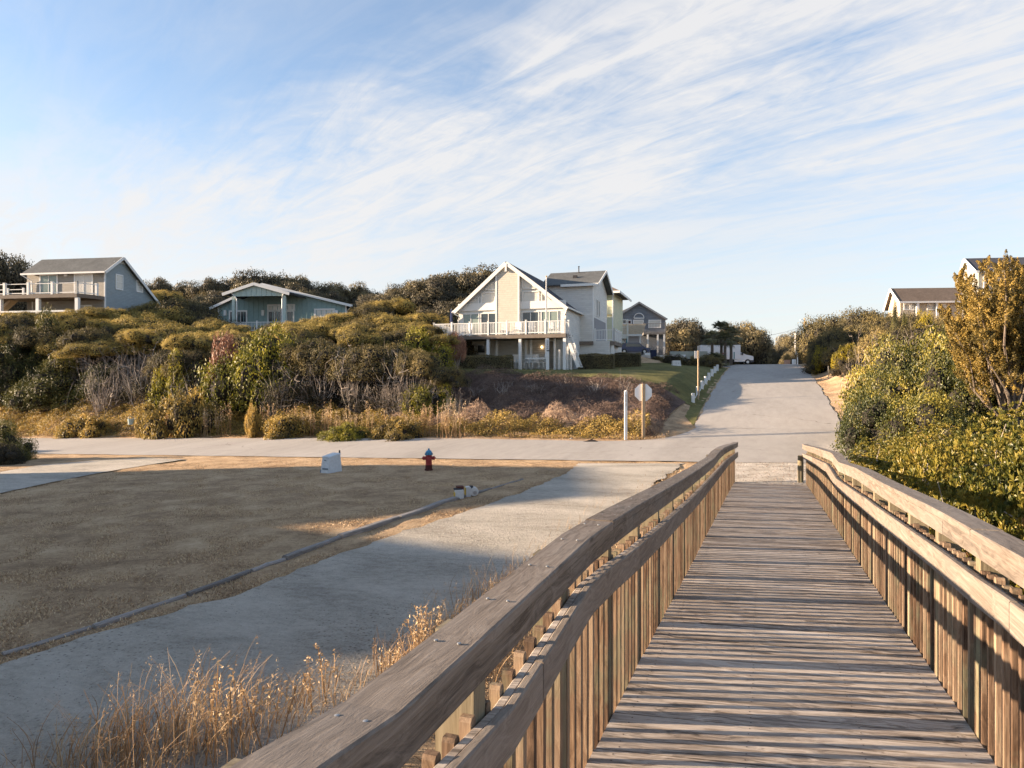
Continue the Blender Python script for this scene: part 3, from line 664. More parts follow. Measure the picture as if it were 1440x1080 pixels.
def cottage():
    fr = Frame(711.6, 518, 57.0, R_(18))
    t = thing('gabled_house', 'big cream gabled beach house with tall triangular windows and a white railed deck', 'house', fr.o, -fr.yaw)
    gz = 0.0                                                     # root stands at the lawn
    f, g = fr.f, fr.g
    xl = f(645, 500)[0]; xr = f(796, 500)[0]; za = f(711.6, 367.5, -.45)[1]; zel = f(637.5, 435, -.45)[1]; zer = f(797.8, 435, -.45)[1]
    ze = (zel+zer)/2; xa = f(711.6, 400, -.45)[0]; xel = f(637.5, 435, -.45)[0]; xer = f(798, 435, -.45)[0]
    zf = f(700, 471, -2.4)[1]; depth = 11.0
    # wall line under the roof slope
    def zroof(x):
        return za-(za-ze)*(abs(x-xa)/((xa-xel) if x < xa else (xer-xa)))
    mb = MB()
    mb.prism([(xl, zf), (xr, zf), (xr, zroof(xr)-.12), (xa, za-.12), (xl, zroof(xl)-.12)], 'y', 0, depth)
    mb.prism([(xl+.6, -.8), (xr, -.8), (xr, zf), (xl+.6, zf)], 'y', 1.6, depth)
    mb.build('wall', S_white, t)
    # roof slabs with white rakes and a gutter
    y0, y1 = -.45, depth+.5
    rf = MB(); rf.slab([(xa, y0, za), (xel, y0, ze), (xel, y1, ze), (xa, y1, za)], .10); rf.slab([(xer, y0, ze), (xa, y0, za), (xa, y1, za), (xer, y1, ze)], .10)
    roof = rf.build('roof', R_char, t)
    tr = MB()
    for xe in (xel, xer):
        a, b = Vector((xa, y0-.04, za-.15)), Vector((xe, y0-.04, ze-.15)); tr.bar(a, b, .08, .30)
    tr.bar((xa, y0-.05, za-.2), (xa, y0-.05, za-.85), .16, .12)
    tr.bar((xer+.06, y0, ze-.02), (xer+.06, y1, ze-.02), .13, .13); tr.bar((xel-.06, y0, ze-.02), (xel-.06, y1, ze-.02), .13, .13)
    tr.tube([(xer+.02, -.6, ze-.1), (xer-.35, .02, ze-.55), (xer-.42, .05, ze-.6), (xer-.42, .05, zf+.1)], .05, 6)
    tr.tube([(xel+.02, -.8, ze-.1), (xel+.45, -.1, ze-.5), (xl+.0, -.06, ze-.7), (xl, -.06, zf+.1)], .05, 6)
    # cream boards on the gable around the glass
    zc0, zc1 = f(660, 428)[1], f(660, 437.5)[1]
    tr.box(xl, xr, -.14, -.005, zc1, zc0+.05); tr.build('trim', M_trim, t)
    # chimney chase
    c0, c1 = f(697.8, 450, -.36)[0], f(729.3, 450, -.36)[0]
    mb = MB(); mb.prism([(c0, zf), (c1, zf), (c1, zroof(c1)-.13), (xa, za-.13), (c0, zroof(c0)-.13)], 'y', -.36, -.01)
    ch = mb.build('chimney_chase', S_cream, t)
    mb = MB()
    for c in (c0, c1): mb.box(c-.07, c+.07, -.39, -.0, zf, zroof(c)-.2)
    mb.build('corner_board', M_trim, ch)
    # trapezoid and triangle gable windows
    def glass_poly(pts, mt, nm='gable_window'):
        P = [f(u, v) for u, v in pts]; fm = MB(); n = len(P); cx = sum(p[0] for p in P)/n; cz = sum(p[1] for p in P)/n
        for i in range(n):
            a, b = P[i], P[(i+1) % n]; fm.bar((a[0], -.05, a[1]), (b[0], -.05, b[1]), .10, .10, up=(0,1,0))
        w = fm.build(nm, M_trim, t); MB().prism(P, 'y', -.035, -.006).build('pane', mt, w)
    pale = M_glass_pale
    glass_poly([(656, 431), (673.5, 431), (673.5, 416)], pale)
    glass_poly([(677.5, 430.5), (697, 430.5), (697, 411.5), (677.5, 411.5)], pale)
    glass_poly([(681.5, 407.5), (697, 407.5), (697, 395)], pale)
    glass_poly([(735.5, 405.5), (754, 405.5), (735.5, 391)], pale)
    glass_poly([(735.5, 428.5), (758, 428.5), (758, 410), (735.5, 410)], pale)
    glass_poly([(762, 428.5), (781, 428.5), (762, 411.5)], pale)
    # sliding doors on the deck level
    ztop = f(700, 440)[1]
    def slider(u0, u1, pane, nx):
        a, b = f(u0, 450)[0], f(u1, 450)[0]; window(t, a, b, zf+.12, ztop-.05, 0, nx=nx, fr=.06, pane=pane, frame=M_trim, name='sliding_door')
    slider(652, 673, M_glass_green, 2); slider(677, 697, M_glass, 2); slider(735.5, 757, M_glass, 2); slider(762, 784, M_glass_green, 2)
    # ground floor windows, door and porch light
    zw0, zw1 = f(663, 496, 1.6)[1], f(663, 486, 1.6)[1]
    for u0, u1 in ((658, 667), (672, 682)):
        window(t, f(u0, 490, 1.6)[0], f(u1, 490, 1.6)[0], zw0, zw1, 1.6, pane=M_glass, frame=M_trim, nx=1)
    dx0, dx1 = f(771, 500, 1.6)[0], f(779.5, 500, 1.6)[0]
    d = MB().box(dx0, dx1, 1.53, 1.59, 0, f(775, 480, 1.6)[1]).build('door', S_taupe, t); MB().lathe([(.03,-.03),(.05,0),(.03,.03)], (dx0+.1, 1.50, 1.0), 8).build('handle', M_metal, d)
    lx, lz = f(762.5, 488, 1.6)
    MB().lathe([(.02,-.10),(.08,-.05),(.09,.03),(.05,.08),(.02,.10)], (lx, 1.48, lz), 12).build('porch_light', mat('lamp_glow', (.9,.7,.4), .5, emit=((1,.62,.3), 1.2)), t)
    # front deck
    dx0 = f(609, 470, -2.4)[0]; dx1 = f(795.5, 470, -2.4)[0]
    mb = MB(); mb.box(dx0, dx1, -2.4, -.002, zf-.30, zf-.002); mb.box(dx0, xl-.02, 0.0, 1.5, zf-.30, zf-.002); mb.build('deck', M_railwood, t)
    railing(t, [(dx0+.06, 1.4), (dx0+.06, -2.34), (dx1-.06, -2.34), (dx1-.06, -1.2)], zf, 1.02, 1.62)
    for u in (646, 686.5, 731.5, 794):
        x = f(u, 500, -2.2)[0]; MB().box(x-.11, x+.11, -2.3, -2.08, -.3, zf-.30).build('column', M_white, t)
    for u in (698.8, 739.8, 746.8):
        x = f(u, 500, -.2)[0]; MB().box(x-.08, x+.08, -.28, -.12, -.3, zf-.30).build('column', M_white, t)
    for u in (780, 786.5, 798.5, 803.5):
        x = f(u, 500, -1.4)[0]; MB().box(x-.07, x+.07, -1.47, -1.33, -.3, zf-.31-(.9 if u > 803 else 0)-(.9 if 785 < u < 788 else 0)).build('column', M_white, t)
    mb = MB(); mb.bar((f(739, 504, -1.9)[0], -1.9, f(739, 504, -1.9)[1]), (f(768, 504, -1.9)[0], -1.9, f(739, 504, -1.9)[1]), .1, .1); mb.build('rail_beam', M_white, t)
    # flight of stairs from the deck corner down to the right
    sx0, sx1 = dx1-.1, f(815.5, 518, -1.3)[0]; n = 14; mb = MB(); rb = MB()
    for i in range(n):
        x = sx0+(sx1-sx0)*(i+.5)/n; z = zf-(zf)*(i+1)/n; mb.box(x-.17, x+.17, -1.75, -.85, z, z+.05)
    for y in (-1.78, -.80):
        mb.bar((sx0, y, zf-.15), (sx1, y, -.0), .06, .26)
        if y > -1: continue
        rb.bar((sx0, y, zf+.92), (sx1, y, .95), .07, .09)
        for i in range(10):
            q = i/9; rb.bar((sx0+(sx1-sx0)*q, y, zf*(1-q)), (sx0+(sx1-sx0)*q, y, zf*(1-q)+.93), .03)
    st = mb.build('stairs', M_white, t); rb.build('stair_railing', M_white, st)
    # right-hand wing: its front wall, gable to the street, roof, grey panel for the shaded porch, side deck
    yw = max(2.5, g(815.8, 500, xr)[0]); yw = min(yw, 6.6)
    wx0 = xr-3.5; wx1 = f(834, 440, yw)[0]; zwe = f(800, 400.5, yw-.35)[1]; zwf = f(820, 480, yw)[1]
    ov = .55; ye0 = yw-.4; zr = None
    ya, zrr = g(852.5, 380.6, wx1+ov); yb, _ = g(853.8, 408, wx1+ov)
    ya = max(ya, yw+2.2); ya = min(ya, yw+4.4); yb = 2*ya-ye0; zrr = f(840, 381, ya)[1]
    mb = MB(); mb.prism([(yw, zwf), (yb-.4, zwf), (yb-.4, zwe), (ya, zrr-.14), (yw, zwe)], 'x', wx0, wx1)
    mb.prism([(yw+.01, -.6), (yb-.4, -.6), (yb-.4, zwf), (yw+.01, zwf)], 'x', wx0, xr+2.6)
    wg = mb.build('wing_wall', S_white, t)
    xg0 = xa+.4
    rf = MB(); rf.slab([(xg0+1.0, ye0, zwe+.03), (wx1+ov, ye0, zwe+.03), (wx1+ov, ya, zrr), (xg0+1.0, ya, zrr)], .1); rf.slab([(wx1+ov, ya, zrr), (wx1+ov, yb, zwe+.03), (xg0+1, yb, zwe+.03), (xg0+1, ya, zrr)], .1)
    rf.build('wing_roof', R_grey, t)
    tr = MB(); tr.bar((xer-1.9, ye0-.03, zwe-.06), (wx1+ov, ye0-.03, zwe-.06), .06, .22)
    tr.bar((wx1+ov+.03, ye0, zwe-.07), (wx1+ov+.03, ya, zrr-.1), .06, .24); tr.bar((wx1+ov+.03, yb, zwe-.07), (wx1+ov+.03, ya, zrr-.1), .06, .24)
    tr.box(wx1-.06, wx1+.025, yw-.03, yw+.12, zwf, zwe-.1); tr.build('wing_trim', M_white, t)
    for q in (.36, .62):
        yy = yw+(yb-yw)*q*.55; window(t, yy, yy+.45, zwe-2.6, zwe-1.2, wx1, axis='x', sgn=1, fr=.06)
    mb = MB(); mb.box(wx1+.004, wx1+.03, yw+.5, yb-1.2, zwf+.02, zwf+2.1); mb.build('porch_shade_panel', mat('shaded_porch', (.28,.28,.29), .8), t)  # flat grey panel, the shade of the porch put into its colour
    zk = zwf; kx1 = f(865, 470, yw+.6)[0]
    mb = MB(); mb.box(wx1+.035, kx1, yw+.3, yw+4.5, zk-.35, zk-.01); mb.box(wx1-1.9, wx1+.03, yw-.30, yw-.005, zk-.32, zk-.02); mb.build('side_deck', M_railwood, t)
    railing(t, [(wx1+.1, yw+.36), (kx1-.06, yw+.36), (kx1-.06, yw+4.4)], zk, 1.02, 1.5)
    for u in (850.5, 856.5, 861.5):
        x = f(u, 490, yw+.5)[0]; MB().box(x-.12, x+.12, yw+.4, yw+.62, -.4, zk-.35).build('column', M_white, t)
    # vents on the wing roof
    vx, _ = f(813.5, 385, ya-.5)
    MB().lathe([(.05, 0), (.05, .55), (.08, .56), (.08, .62)], (vx, ya-.35, zrr-.15), 8).build('vent_pipe', M_dark, t)
    vx2, _ = f(809, 392, ya-1.8)
    MB().box(vx2-.18, vx2+.18, ya-2.0, ya-1.7, zrr-1.05, zrr-.62).build('roof_vent', M_dark, t)
    return fr, zf, dx0, dx1, yw
CF, CZF, CDX0, CDX1, CYW = cottage()
def clocal(x, y, z): return CF.o + CF.X*x + CF.Yv*y + Vector((0, 0, z))
def chair(label, p, rz, group, mt=None, arms=True):
    t = thing('deck_chair', label, 'chair', p, rz, group); mt = mt or M_white
    MB().box(-.26, .26, -.25, .25, .40, .44).build('seat', mt, t)
    mb = MB()
    for i in range(5): mb.box(-.25+i*.105, -.17+i*.105, .22, .25, .44, 1.02)
    mb.box(-.27, .27, .21, .26, 1.0, 1.08); mb.build('backrest', mt, t)
    for x in (-.24, .24):
        for y in (-.22, .22): MB().box(x-.025, x+.025, y-.025, y+.025, 0, .40).build('leg', mt, t)
        MB().box(x-.04, x+.04, -.26, .24, .64, .67).build('armrest', mt, t)
    KIDS[t.name] = [o for o in bpy.data.objects if o.parent == t]
    return t
c0 = None
for i, (u, lab) in enumerate([(652, 'white deck chair near the left end of the cream house deck'), (658, 'white deck chair beside the leftmost one on the deck'), (709, 'white deck chair in front of the chimney wall'), (727, 'white deck chair just right of the chimney wall'), (748, 'white deck chair between the sliding doors and the flagpole'), (779, 'white deck chair at the right end of the upper deck')]):
    x = CF.f(u, 470, -1.5)[0]; p = clocal(x, -1.5, CZF+.001)
    rz = -CF.yaw+[.3, -.5, .1, -.2, .4, 1.0][i]
    if c0 is None: c0 = chair(lab, p, rz, 'white chairs on the upper deck')
    else: dup(c0, p, rz, label=lab)
for i, (u, lab) in enumerate([(727, 'white chair under the deck left of the porch column'), (742.5, 'white chair under the deck right of the porch column'), (753.5, 'white chair under the middle of the deck'), (764.5, 'white chair under the deck beside the white sign post')]):
    x = CF.f(u, 510, -.9)[0]; dup(c0, clocal(x, -.9, .02), -CF.yaw+[.8, -.2, .3, -.7][i], label=lab, group='white chairs under the deck')
def umbrella():
    x = CF.f(634.5, 450, -.4)[0]; p = clocal(x, -.4, CZF); t = thing('patio_umbrella', 'folded navy blue patio umbrella at the left end of the deck', 'umbrella', p)
    MB().lathe([(.025, 0), (.025, 2.45), (.012, 2.5)], n=8).build('pole', M_metal, t); MB().lathe([(.25, 0), (.25, .06), (.05, .1)], n=14).build('base', M_dark, t)
    mb = MB(); n = 12; prof = [(.05, 2.42), (.10, 2.2), (.13, 1.7), (.17, 1.2), (.20, .98)]; vs = []
    for r, z in prof:
        for j in range(n): a = 2*math.pi*j/n; q = r*(1.0 if j % 2 else .6); vs.append((q*math.cos(a), q*math.sin(a), z))
    mb.add(vs, [(i*n+j, i*n+(j+1) % n, (i+1)*n+(j+1) % n, (i+1)*n+j) for i in range(4) for j in range(n)]+[tuple(range(n))]); mb.build('canopy', mat('navy_fabric', (.03, .045, .12), .8), t)
umbrella()
def text(name, body, size, mt, parent, loc, rot, extrude=.004, align='CENTER'):
    c = bpy.data.curves.new(name, 'FONT'); c.body = body; c.size = size; c.extrude = extrude; c.align_x = align; c.align_y = 'CENTER'; c.space_line = .85
    tmp = bpy.data.objects.new(name+'_tmp', c); COL.objects.link(tmp); dg = bpy.context.evaluated_depsgraph_get()
    me = bpy.data.meshes.new_from_object(tmp.evaluated_get(dg)); bpy.data.objects.remove(tmp); me.materials.clear(); me.materials.append(mt)
    o = link(name, me, parent, loc); o.rotation_euler = rot; return o
def flagpole():
    p = at(768.5, 519, 53.6); p.z = h1(p.x, p.y); zt = at(0, 390, 53.6).z-p.z
    t = thing('flagpole', 'bare white flagpole standing in front of the cream house deck', 'flagpole', p)
    MB().lathe([(.05, -.1), (.05, zt*.5), (.035, zt-.1), (.035, zt)], n=10).build('pole', M_trim, t); MB().lathe([(.02,0),(.07,.04),(.07,.1),(.02,.14)], (0,0,zt), 10).build('finial', mat('brass', (.45,.33,.15), .4), t)
    mb = MB().tube([(-.06,-.03,1.1),(-.075,-.03,zt*.5),(-.05,-.03,zt-.15)], .008, 4); mb.build('halyard', M_white, t)
    q = at(770.0, 519, 53.2); q.z = h1(q.x, q.y); h = at(0, 476, 53.2).z-q.z
    s = thing('sign_post', 'thick white post with small black vertical lettering in front of the deck', 'sign', q)
    MB().box(-.12, .12, -.10, .10, -.1, h).build('post', M_white, s); b = MB().box(-.19, .10, -.135, -.105, h-1.45, h-.05).build('sign_board', M_white, s)
    text('lettering', 'H\nE\nR\nO\nN', .17, M_dark, s, (-.01, -.14, h-.5), (R_(90), 0, 0)); MB().box(-.08, .14, -.15, -.11, h-1.0, h-.92).build('plate', M_dark, s)
flagpole()

def left_house():
    fr = Frame(148, 450, 66.0, R_(9)); f, g = fr.f, fr.g
    t = thing('saltbox_house', 'blue grey saltbox house with a long deck on the left hilltop', 'house', fr.o, -fr.yaw)
    x0 = f(38, 420)[0]; x1 = 0.0; ze = f(146, 381.5, -.45)[1]; zf = f(100, 412.5, -2.6)[1]; zb = -4.0
    ya, za = g(170.5, 361, .35); ya = min(max(ya, 2.0), 4.0); za = f(170, 361.5, ya)[1]
    yb, zbk = g(226, 415, .35); yb = min(max(yb, 7), 11); zbk = za-(za-ze)/(ya+.45)*(yb-ya)
    mb = MB(); mb.prism([(0, zb), (yb-.2, zb), (yb-.2, zbk+.05), (ya, za-.14), (0, ze-.02)], 'x', x0, x1); mb.build('wall', S_slate, t)
    MB().box(x0+.02, x1-.1, -.03, -.004, zb, ze-.12).build('front_wall', S_taupe, t)
    rx0, rx1 = f(29.5, 383, -.45)[0], .38
    rf = MB(); rf.slab([(rx0, -.45, ze), (rx1, -.45, ze), (rx1, ya, za), (rx0, ya, za)], .09); rf.slab([(rx1, ya, za), (rx1, yb, zbk), (rx0, yb, zbk), (rx0, ya, za)], .09); rf.build('roof', R_grey, t)
    tr = MB(); tr.bar((rx0, -.5, ze-.07), (rx1, -.5, ze-.07), .10, .16); tr.bar((rx1+.03, -.45, ze-.1), (rx1+.03, ya, za-.1), .05, .26); tr.bar((rx1+.03, yb, zbk-.1), (rx1+.03, ya, za-.1), .05, .26)
    tr.box(-.09, .015, -.06, .09, zb, ze-.1); tr.tube([(rx0+.1, -.5, ze-.15), (rx0+.9, -.15, ze-.7), (rx0+1.0, -.1, zf-2)], .06, 6)
    tr.prism([(ya-.9, za-.62), (ya+.9, za-.62), (ya, za-.2)], 'x', .01, .05); tr.build('trim', M_white, t)
    ztp = f(110, 386.5)[1]
    for u0, u1, pn in ((57.5, 80, M_glass_green), (106, 129.5, M_glass_pale)):
        window(t, f(u0, 400, -.03)[0], f(u1, 400, -.03)[0], zf+.05, ztp, -.03, nx=2, fr=.12, pane=pn, name='sliding_door')
    for (u0, u1, v0, v1) in ((163.5, 171.5, 387.5, 406), (192.5, 199.5, 396.5, 409.5)):
        y0, z1 = g(u0, v0, 0); y1, z0 = g(u1, v1, 0); z0 = g((u0+u1)/2, v1, 0)[1]; z1 = g((u0+u1)/2, v0, 0)[1]
        window(t, y0, y1, z0, z1, 0, axis='x', sgn=1, nz=2, fr=.12, pane=M_glass_pale)
    window(t, f(112, 430, -.03)[0], f(128, 430, -.03)[0], zf-2.9, zf-.9, -.03, nx=2, fr=.1, pane=M_glass, name='sliding_door')
    MB().box(f(91.5, 388)[0], f(96, 388)[0], -.16, -.035, f(93, 389)[1], f(93, 386)[1]).build('wall_lamp', M_trim, t)
    dx0 = f(-60, 412, -2.6)[0]; mb = MB(); mb.box(dx0, f(108, 412, -2.6)[0], -2.6, -.035, zf-.36, zf); mb.prism([(f(108,412,-2.6)[0], -2.6), (-.05, -.9), (-.05, -.04), (f(108,412,-2.6)[0], -.04)], 'z', zf-.36, zf-.002); mb.build('deck', M_railwood, t)
    railing(t, [(dx0, -2.5), (f(108, 412, -2.5)[0], -2.5), (-.12, -.95)], zf, 1.02, 2.55, bal=0, pw=.22)
    railing(t, [(dx0+1.5, -.4), (x0, -.4)], zf, .85, 2.2, bal=0, pw=.16)
    for u in (1, 54, 109):
        x = f(u, 430, -2.4)[0]; MB().box(x-.16, x+.16, -2.55, -2.25, zb, zf-.36).build('column', M_white, t)
    mb = MB(); a = f(4, 436, -1.2); b = f(22, 420, -1.2); mb.bar((a[0], -1.2, a[1]), (b[0], -1.2, b[1]), .7, .25); mb.build('stairs', M_tanpost, t)
    z = f(20, 438.5, -3)[1]; mb = MB(); mb.bar((f(-40, 438, -3)[0], -3.0, z), (f(100, 438, -3)[0], -3.0, z), .12, .16); mb.build('lower_railing', M_white, t)
left_house()
def teal_house():
    fr = Frame(307, 458, 75.0, R_(6)); f, g = fr.f, fr.g
    t = thing('teal_bungalow', 'low teal board and batten bungalow with a wide gabled porch on the dune', 'house', fr.o, -fr.yaw)
    xl, xr = 0.0, f(487, 440)[0]; zb = -2.0
    # main low gable
    xa = f(372, 395)[0]; za = f(372, 399.5)[1]
    zl, zr = f(296, 433, -.5)[1], f(496, 429, -.5)[1]; xel, xer = f(295, 433, -.5)[0], f(496, 429, -.5)[0]
    def zro(x): return za-(za-zl)*(xa-x)/(xa-xel) if x < xa else za-(za-zr)*(x-xa)/(xer-xa)
    mb = MB(); mb.prism([(xl, zb), (xr, zb), (xr, zro(xr)-.12), (xa, za-.12), (xl, zro(xl)-.12)], 'y', 0, 9)
    x = xl+.2
    while x < xr: mb.box(x-.03, x+.03, -.035, .01, zb, zro(x)-.2, .3); x += .55
    mb.build('wall', S_teal, t)
    rf = MB(); rf.slab([(xa, -.55, za), (xel, -.55, zl), (xel, 9.5, zl), (xa, 9.5, za)], .1); rf.slab([(xer, -.55, zr), (xa, -.55, za), (xa, 9.5, za), (xer, 9.5, zr)], .1); rf.build('roof', R_char, t)
    tr = MB(); tr.bar((xel, -.6, zl-.1), (xa, -.6, za-.1), .06, .26); tr.bar((xa, -.6, za-.1), (xer, -.6, zr-.1), .06, .26); tr.box(xl-.05, xl+.12, -.04, .1, zb, zro(xl)-.2); tr.box(xr-.12, xr+.05, -.04, .1, zb, zro(xr)-.2)
    tr.tube([(xer-.1, -.5, zr-.1), (xr+.1, -.1, zr-.6), (xr+.1, -.06, zb)], .06, 6); tr.build('trim', M_white, t)
    # porch gable, carried on two posts
    yp = -4.2; pa = f(357, 397.5, yp); pl = f(312.5, 412.5, yp); pr = f(407, 411.5, yp)
    rf = MB(); rf.slab([(pa[0], yp, pa[1]), (pl[0], yp, pl[1]), (pl[0], .2, pl[1]), (pa[0], .2, pa[1])], .1); rf.slab([(pr[0], yp, pr[1]), (pa[0], yp, pa[1]), (pa[0], .2, pa[1]), (pr[0], .2, pr[1])], .1)
    rf.build('porch_roof', R_char, t)
    tr = MB(); tr.bar((pl[0], yp-.04, pl[1]-.12), (pa[0], yp-.04, pa[1]-.12), .06, .3); tr.bar((pa[0], yp-.04, pa[1]-.12), (pr[0], yp-.04, pr[1]-.12), .06, .3)
    b0, b1 = f(328, 417, yp+.3), f(399, 417, yp+.3)
    for x in (b0[0]-.2, b1[0]+.2): tr.tube([(x, yp+.1, b0[1]+.45), (x+(.5 if x < pa[0] else -.3), yp+.2, b0[1]-.1), (x+(.6 if x < pa[0] else -.35), yp+.25, b0[1]-.3), (x+(.6 if x < pa[0] else -.35), yp+.25, zb)], .06, 6)
    tr.build('porch_trim', M_white, t)
    mb = MB(); mb.prism([(b0[0], b0[1]), (b1[0], b0[1]), (b1[0], pr[1]+.15), (pa[0], pa[1]-.2), (b0[0], pl[1]+.25)], 'y', yp+.25, yp+.35)
    x = b0[0]+.3
    while x < b1[0]: mb.box(x-.03, x+.03, yp+.2, yp+.26, b0[1], pl[1]+(pa[1]-pl[1])*(1-abs(x-pa[0])/(pa[0]-pl[0]))*.8, .3); x += .55
    mb.build('gable_panel', S_tealpale, t)
    for u in (328.5, 399.5):
        x = f(u, 440, yp+.3)[0]; MB().box(x-.15, x+.15, yp+.22, yp+.5, zb, b0[1]+.05).build('column', S_tealpale, t)
    def wn(u0, u1, v0, v1, nx, pane, name='window', nz=1):
        a, b = f(u0, v0)[0], f(u1, v0)[0]; window(t, a, b, f((u0+u1)/2, v1)[1], f((u0+u1)/2, v0)[1], 0, nx=nx, nz=nz, fr=.16, pane=pane, name=name)
    wn(324, 346, 438.5, 455, 3, M_glass, 'sliding_door'); wn(378, 412, 438.5, 456, 4, M_glass, 'sliding_door'); wn(378, 413, 430, 435.5, 3, M_glass_pale); wn(444, 469, 436, 445, 2, M_glass_pale)
    for u in (317.5, 370.5, 474):
        x, z = f(u, 440); MB().box(x-.14, x+.14, -.22, -.04, z-.3, z+.28).build('wall_lamp', M_white, t)
    z = f(340, 453.5, yp)[1]; railing(t, [(f(285, 453, yp)[0], yp), (f(400, 453, yp)[0], yp)], z-.95, 1.0, 2.6, bal=.16)
    MB().box(f(285, 453, yp)[0], f(420, 453, yp)[0], yp-.05, -.01, z-1.3, z-1.0).build('deck', M_railwood, t)
teal_house()
def yellow_house():
    fr = Frame(846, 498, 76.0, R_(18)); f, g = fr.f, fr.g
    t = thing('yellow_house', 'narrow pale yellow house half hidden behind the big cream house', 'house', fr.o, -fr.yaw)
    x1 = f(862, 450)[0]; x0 = x1-8; zt = f(850, 411)[1]
    MB().box(x0, x1, 0, 7, -2, zt).build('wall', S_yellow, t)
    MB().box(x1-.1, x1+.02, -.03, .1, -2, zt-.05).build('corner_board', M_white, t)
    e = .9; ze = zt; zc = f(850, 403, 3)[1]+.1; rf = MB()
    P = [(x0-e, -e, ze), (x1+e, -e, ze), (x1+e, 7+e, ze), (x0-e, 7+e, ze), (x1-3.0, 3.5, zc+1.0), (x0+3.0, 3.5, zc+1.0)]
    rf.add([(p[0], p[1], p[2]) for p in P], [(0,1,4,5), (1,2,4), (2,3,5,4), (3,0,5), (3,2,1,0)]); rf.build('roof', R_brown, t)
    tr = MB()
    for a, b in ((0,1),(1,2)): tr.bar(Vector(P[a])-Vector((0,0,.12)), Vector(P[b])-Vector((0,0,.12)), .08, .24)
    tr.build('gutter', M_white, t)
    a, z = f(853, 444.5); q = f(860, 444)[0]
    text('lettering', 'Seaview', .42, mat('gold_paint', (.42,.33,.12), .5), t, ((a+q)/2-.3, -.02, f(853, 443)[1]), (R_(90), 0, 0))
    mb = MB(); c = f(849, 450); mb.bar((c[0]-.3, -.06, c[1]+.35), (c[0]+.35, -.06, c[1]-.05), .05, .14); mb.bar((c[0]-.3, -.06, c[1]-.6), (c[0]+.1, -.06, c[1]-.25), .05, .16); mb.bar((c[0]-.3, -.06, c[1]-.2), (c[0]+.1, -.06, c[1]-.25), .05, .12)
    mb.build('wall_ornament', M_dark, t)
yellow_house()
def grey_house():
    fr = Frame(898.5, 500, 92.0, R_(6)); f, g = fr.f, fr.g
    t = thing('grey_gabled_house', 'dark blue grey gabled house with a half round window beyond the lawn', 'house', fr.o, -fr.yaw)
    xl, xr = f(858, 450)[0], f(935.5, 450)[0]; xa = 0; za = f(898.5, 424.5)[1]; ze = f(937, 448, -.4)[1]; xe = f(938.5, 448, -.4)[0]; xel = xa-(xe-xa)*1.12; zel = za-(za-ze)*1.12
    mb = MB(); mb.prism([(xl-1, -2), (xr, -2), (xr, ze+.1), (xa, za-.15), (xl-1, zel+.25)], 'y', 0, 9); mb.build('wall', S_grey, t)
    rf = MB(); rf.slab([(xa, -.4, za), (xel, -.4, zel), (xel, 12, zel), (xa, 12, za)], .12); rf.slab([(xe, -.4, ze), (xa, -.4, za), (xa, 12, za), (xe, 12, ze)], .12); rf.build('roof', R_tan, t)
    tr = MB(); tr.bar((xel, -.44, zel-.12), (xa, -.44, za-.12), .06, .22); tr.bar((xa, -.44, za-.12), (xe, -.44, ze-.12), .06, .22); tr.box(xr-.08, xr+.03, -.03, .08, -2, ze-.05)
    for u in (889, 909): x = f(u, 440)[0]; tr.box(x-.05, x+.05, -.04, -.003, f(u, 456)[1], za-(za-ze)*abs(x)/xe-.2)
    tr.build('trim', S_grey, t)
    # half round window
    c, zc = f(898.5, 447.5); r = f(905.5, 447)[0]-c; n = 14; mb = MB()
    pts = [(c+r*math.cos(math.pi*i/n), zc+r*math.sin(math.pi*i/n)) for i in range(n+1)]
    for a, b in zip(pts[:-1], pts[1:]): mb.bar((a[0], -.05, a[1]), (b[0], -.05, b[1]), .10, .16, up=(0,1,0))
    mb.bar((c-r, -.05, zc), (c+r, -.05, zc), .1, .14); w = mb.build('arched_window', M_white, t); MB().prism(pts, 'y', -.03, -.004).build('pane', S_grey, w)
    def wn(u0, u1, v0, v1, nx, pane): window(t, f(u0, v0)[0], f(u1, v0)[0], f(u0, v1)[1], f(u0, v0)[1], 0, nx=nx, fr=.12, pane=pane)
    wn(891.5, 904, 451, 456, 1, M_glass_pale); wn(913, 928.5, 451, 460, 1, M_glass_pale); wn(862.5, 880, 450.5, 455, 4, M_glass); wn(881.5, 887, 451, 455, 1, mat('dark_red_shade', (.05,.015,.02), .6))
    z = f(920, 467, -2)[1]; a, b = f(905, 467, -2)[0], f(936, 467, -2)[0]; d = MB().box(a, b, -2, -.01, z-.3, z).build('deck', M_timber, t); railing(t, [(a, -1.95), (b, -1.95)], z, 1.15, 2.4, mt=M_timber, bal=.18)
    for u in (911, 925, 934): x = f(u, 480, -1.9)[0]; MB().box(x-.1, x+.1, -2.0, -1.8, -2, z-.3).build('column', M_trim, t)
    # annex in front with a tan roof
    fr = Frame(880, 500, 84.0, R_(8)); f = fr.f
    t = thing('roadside_annex', 'small white annex with a tan shingle roof and teal posts', 'garage', fr.o, -fr.yaw)
    x0, x1 = f(866, 480)[0], f(902.5, 480)[0]; zt = f(890, 470.5)[1]; zr = f(890, 455.5, 3)[1]; xr2 = f(908, 456, 3)[0]
    MB().box(f(883, 480)[0], f(899, 480)[0], .2, 5, -2, zt).build('wall', mat('pinkish_white_wall', (.46,.43,.43), .8), t)
    rf = MB().slab([(x0, -.4, zt), (x1, -.4, zt), (xr2, 3, zr), (x0, 3, zr)], .15).slab([(xr2, 3, zr), (x1, 6.4, zt), (x0, 6.4, zt), (x0, 3, zr)], .15); rf.build('roof', R_tan, t)
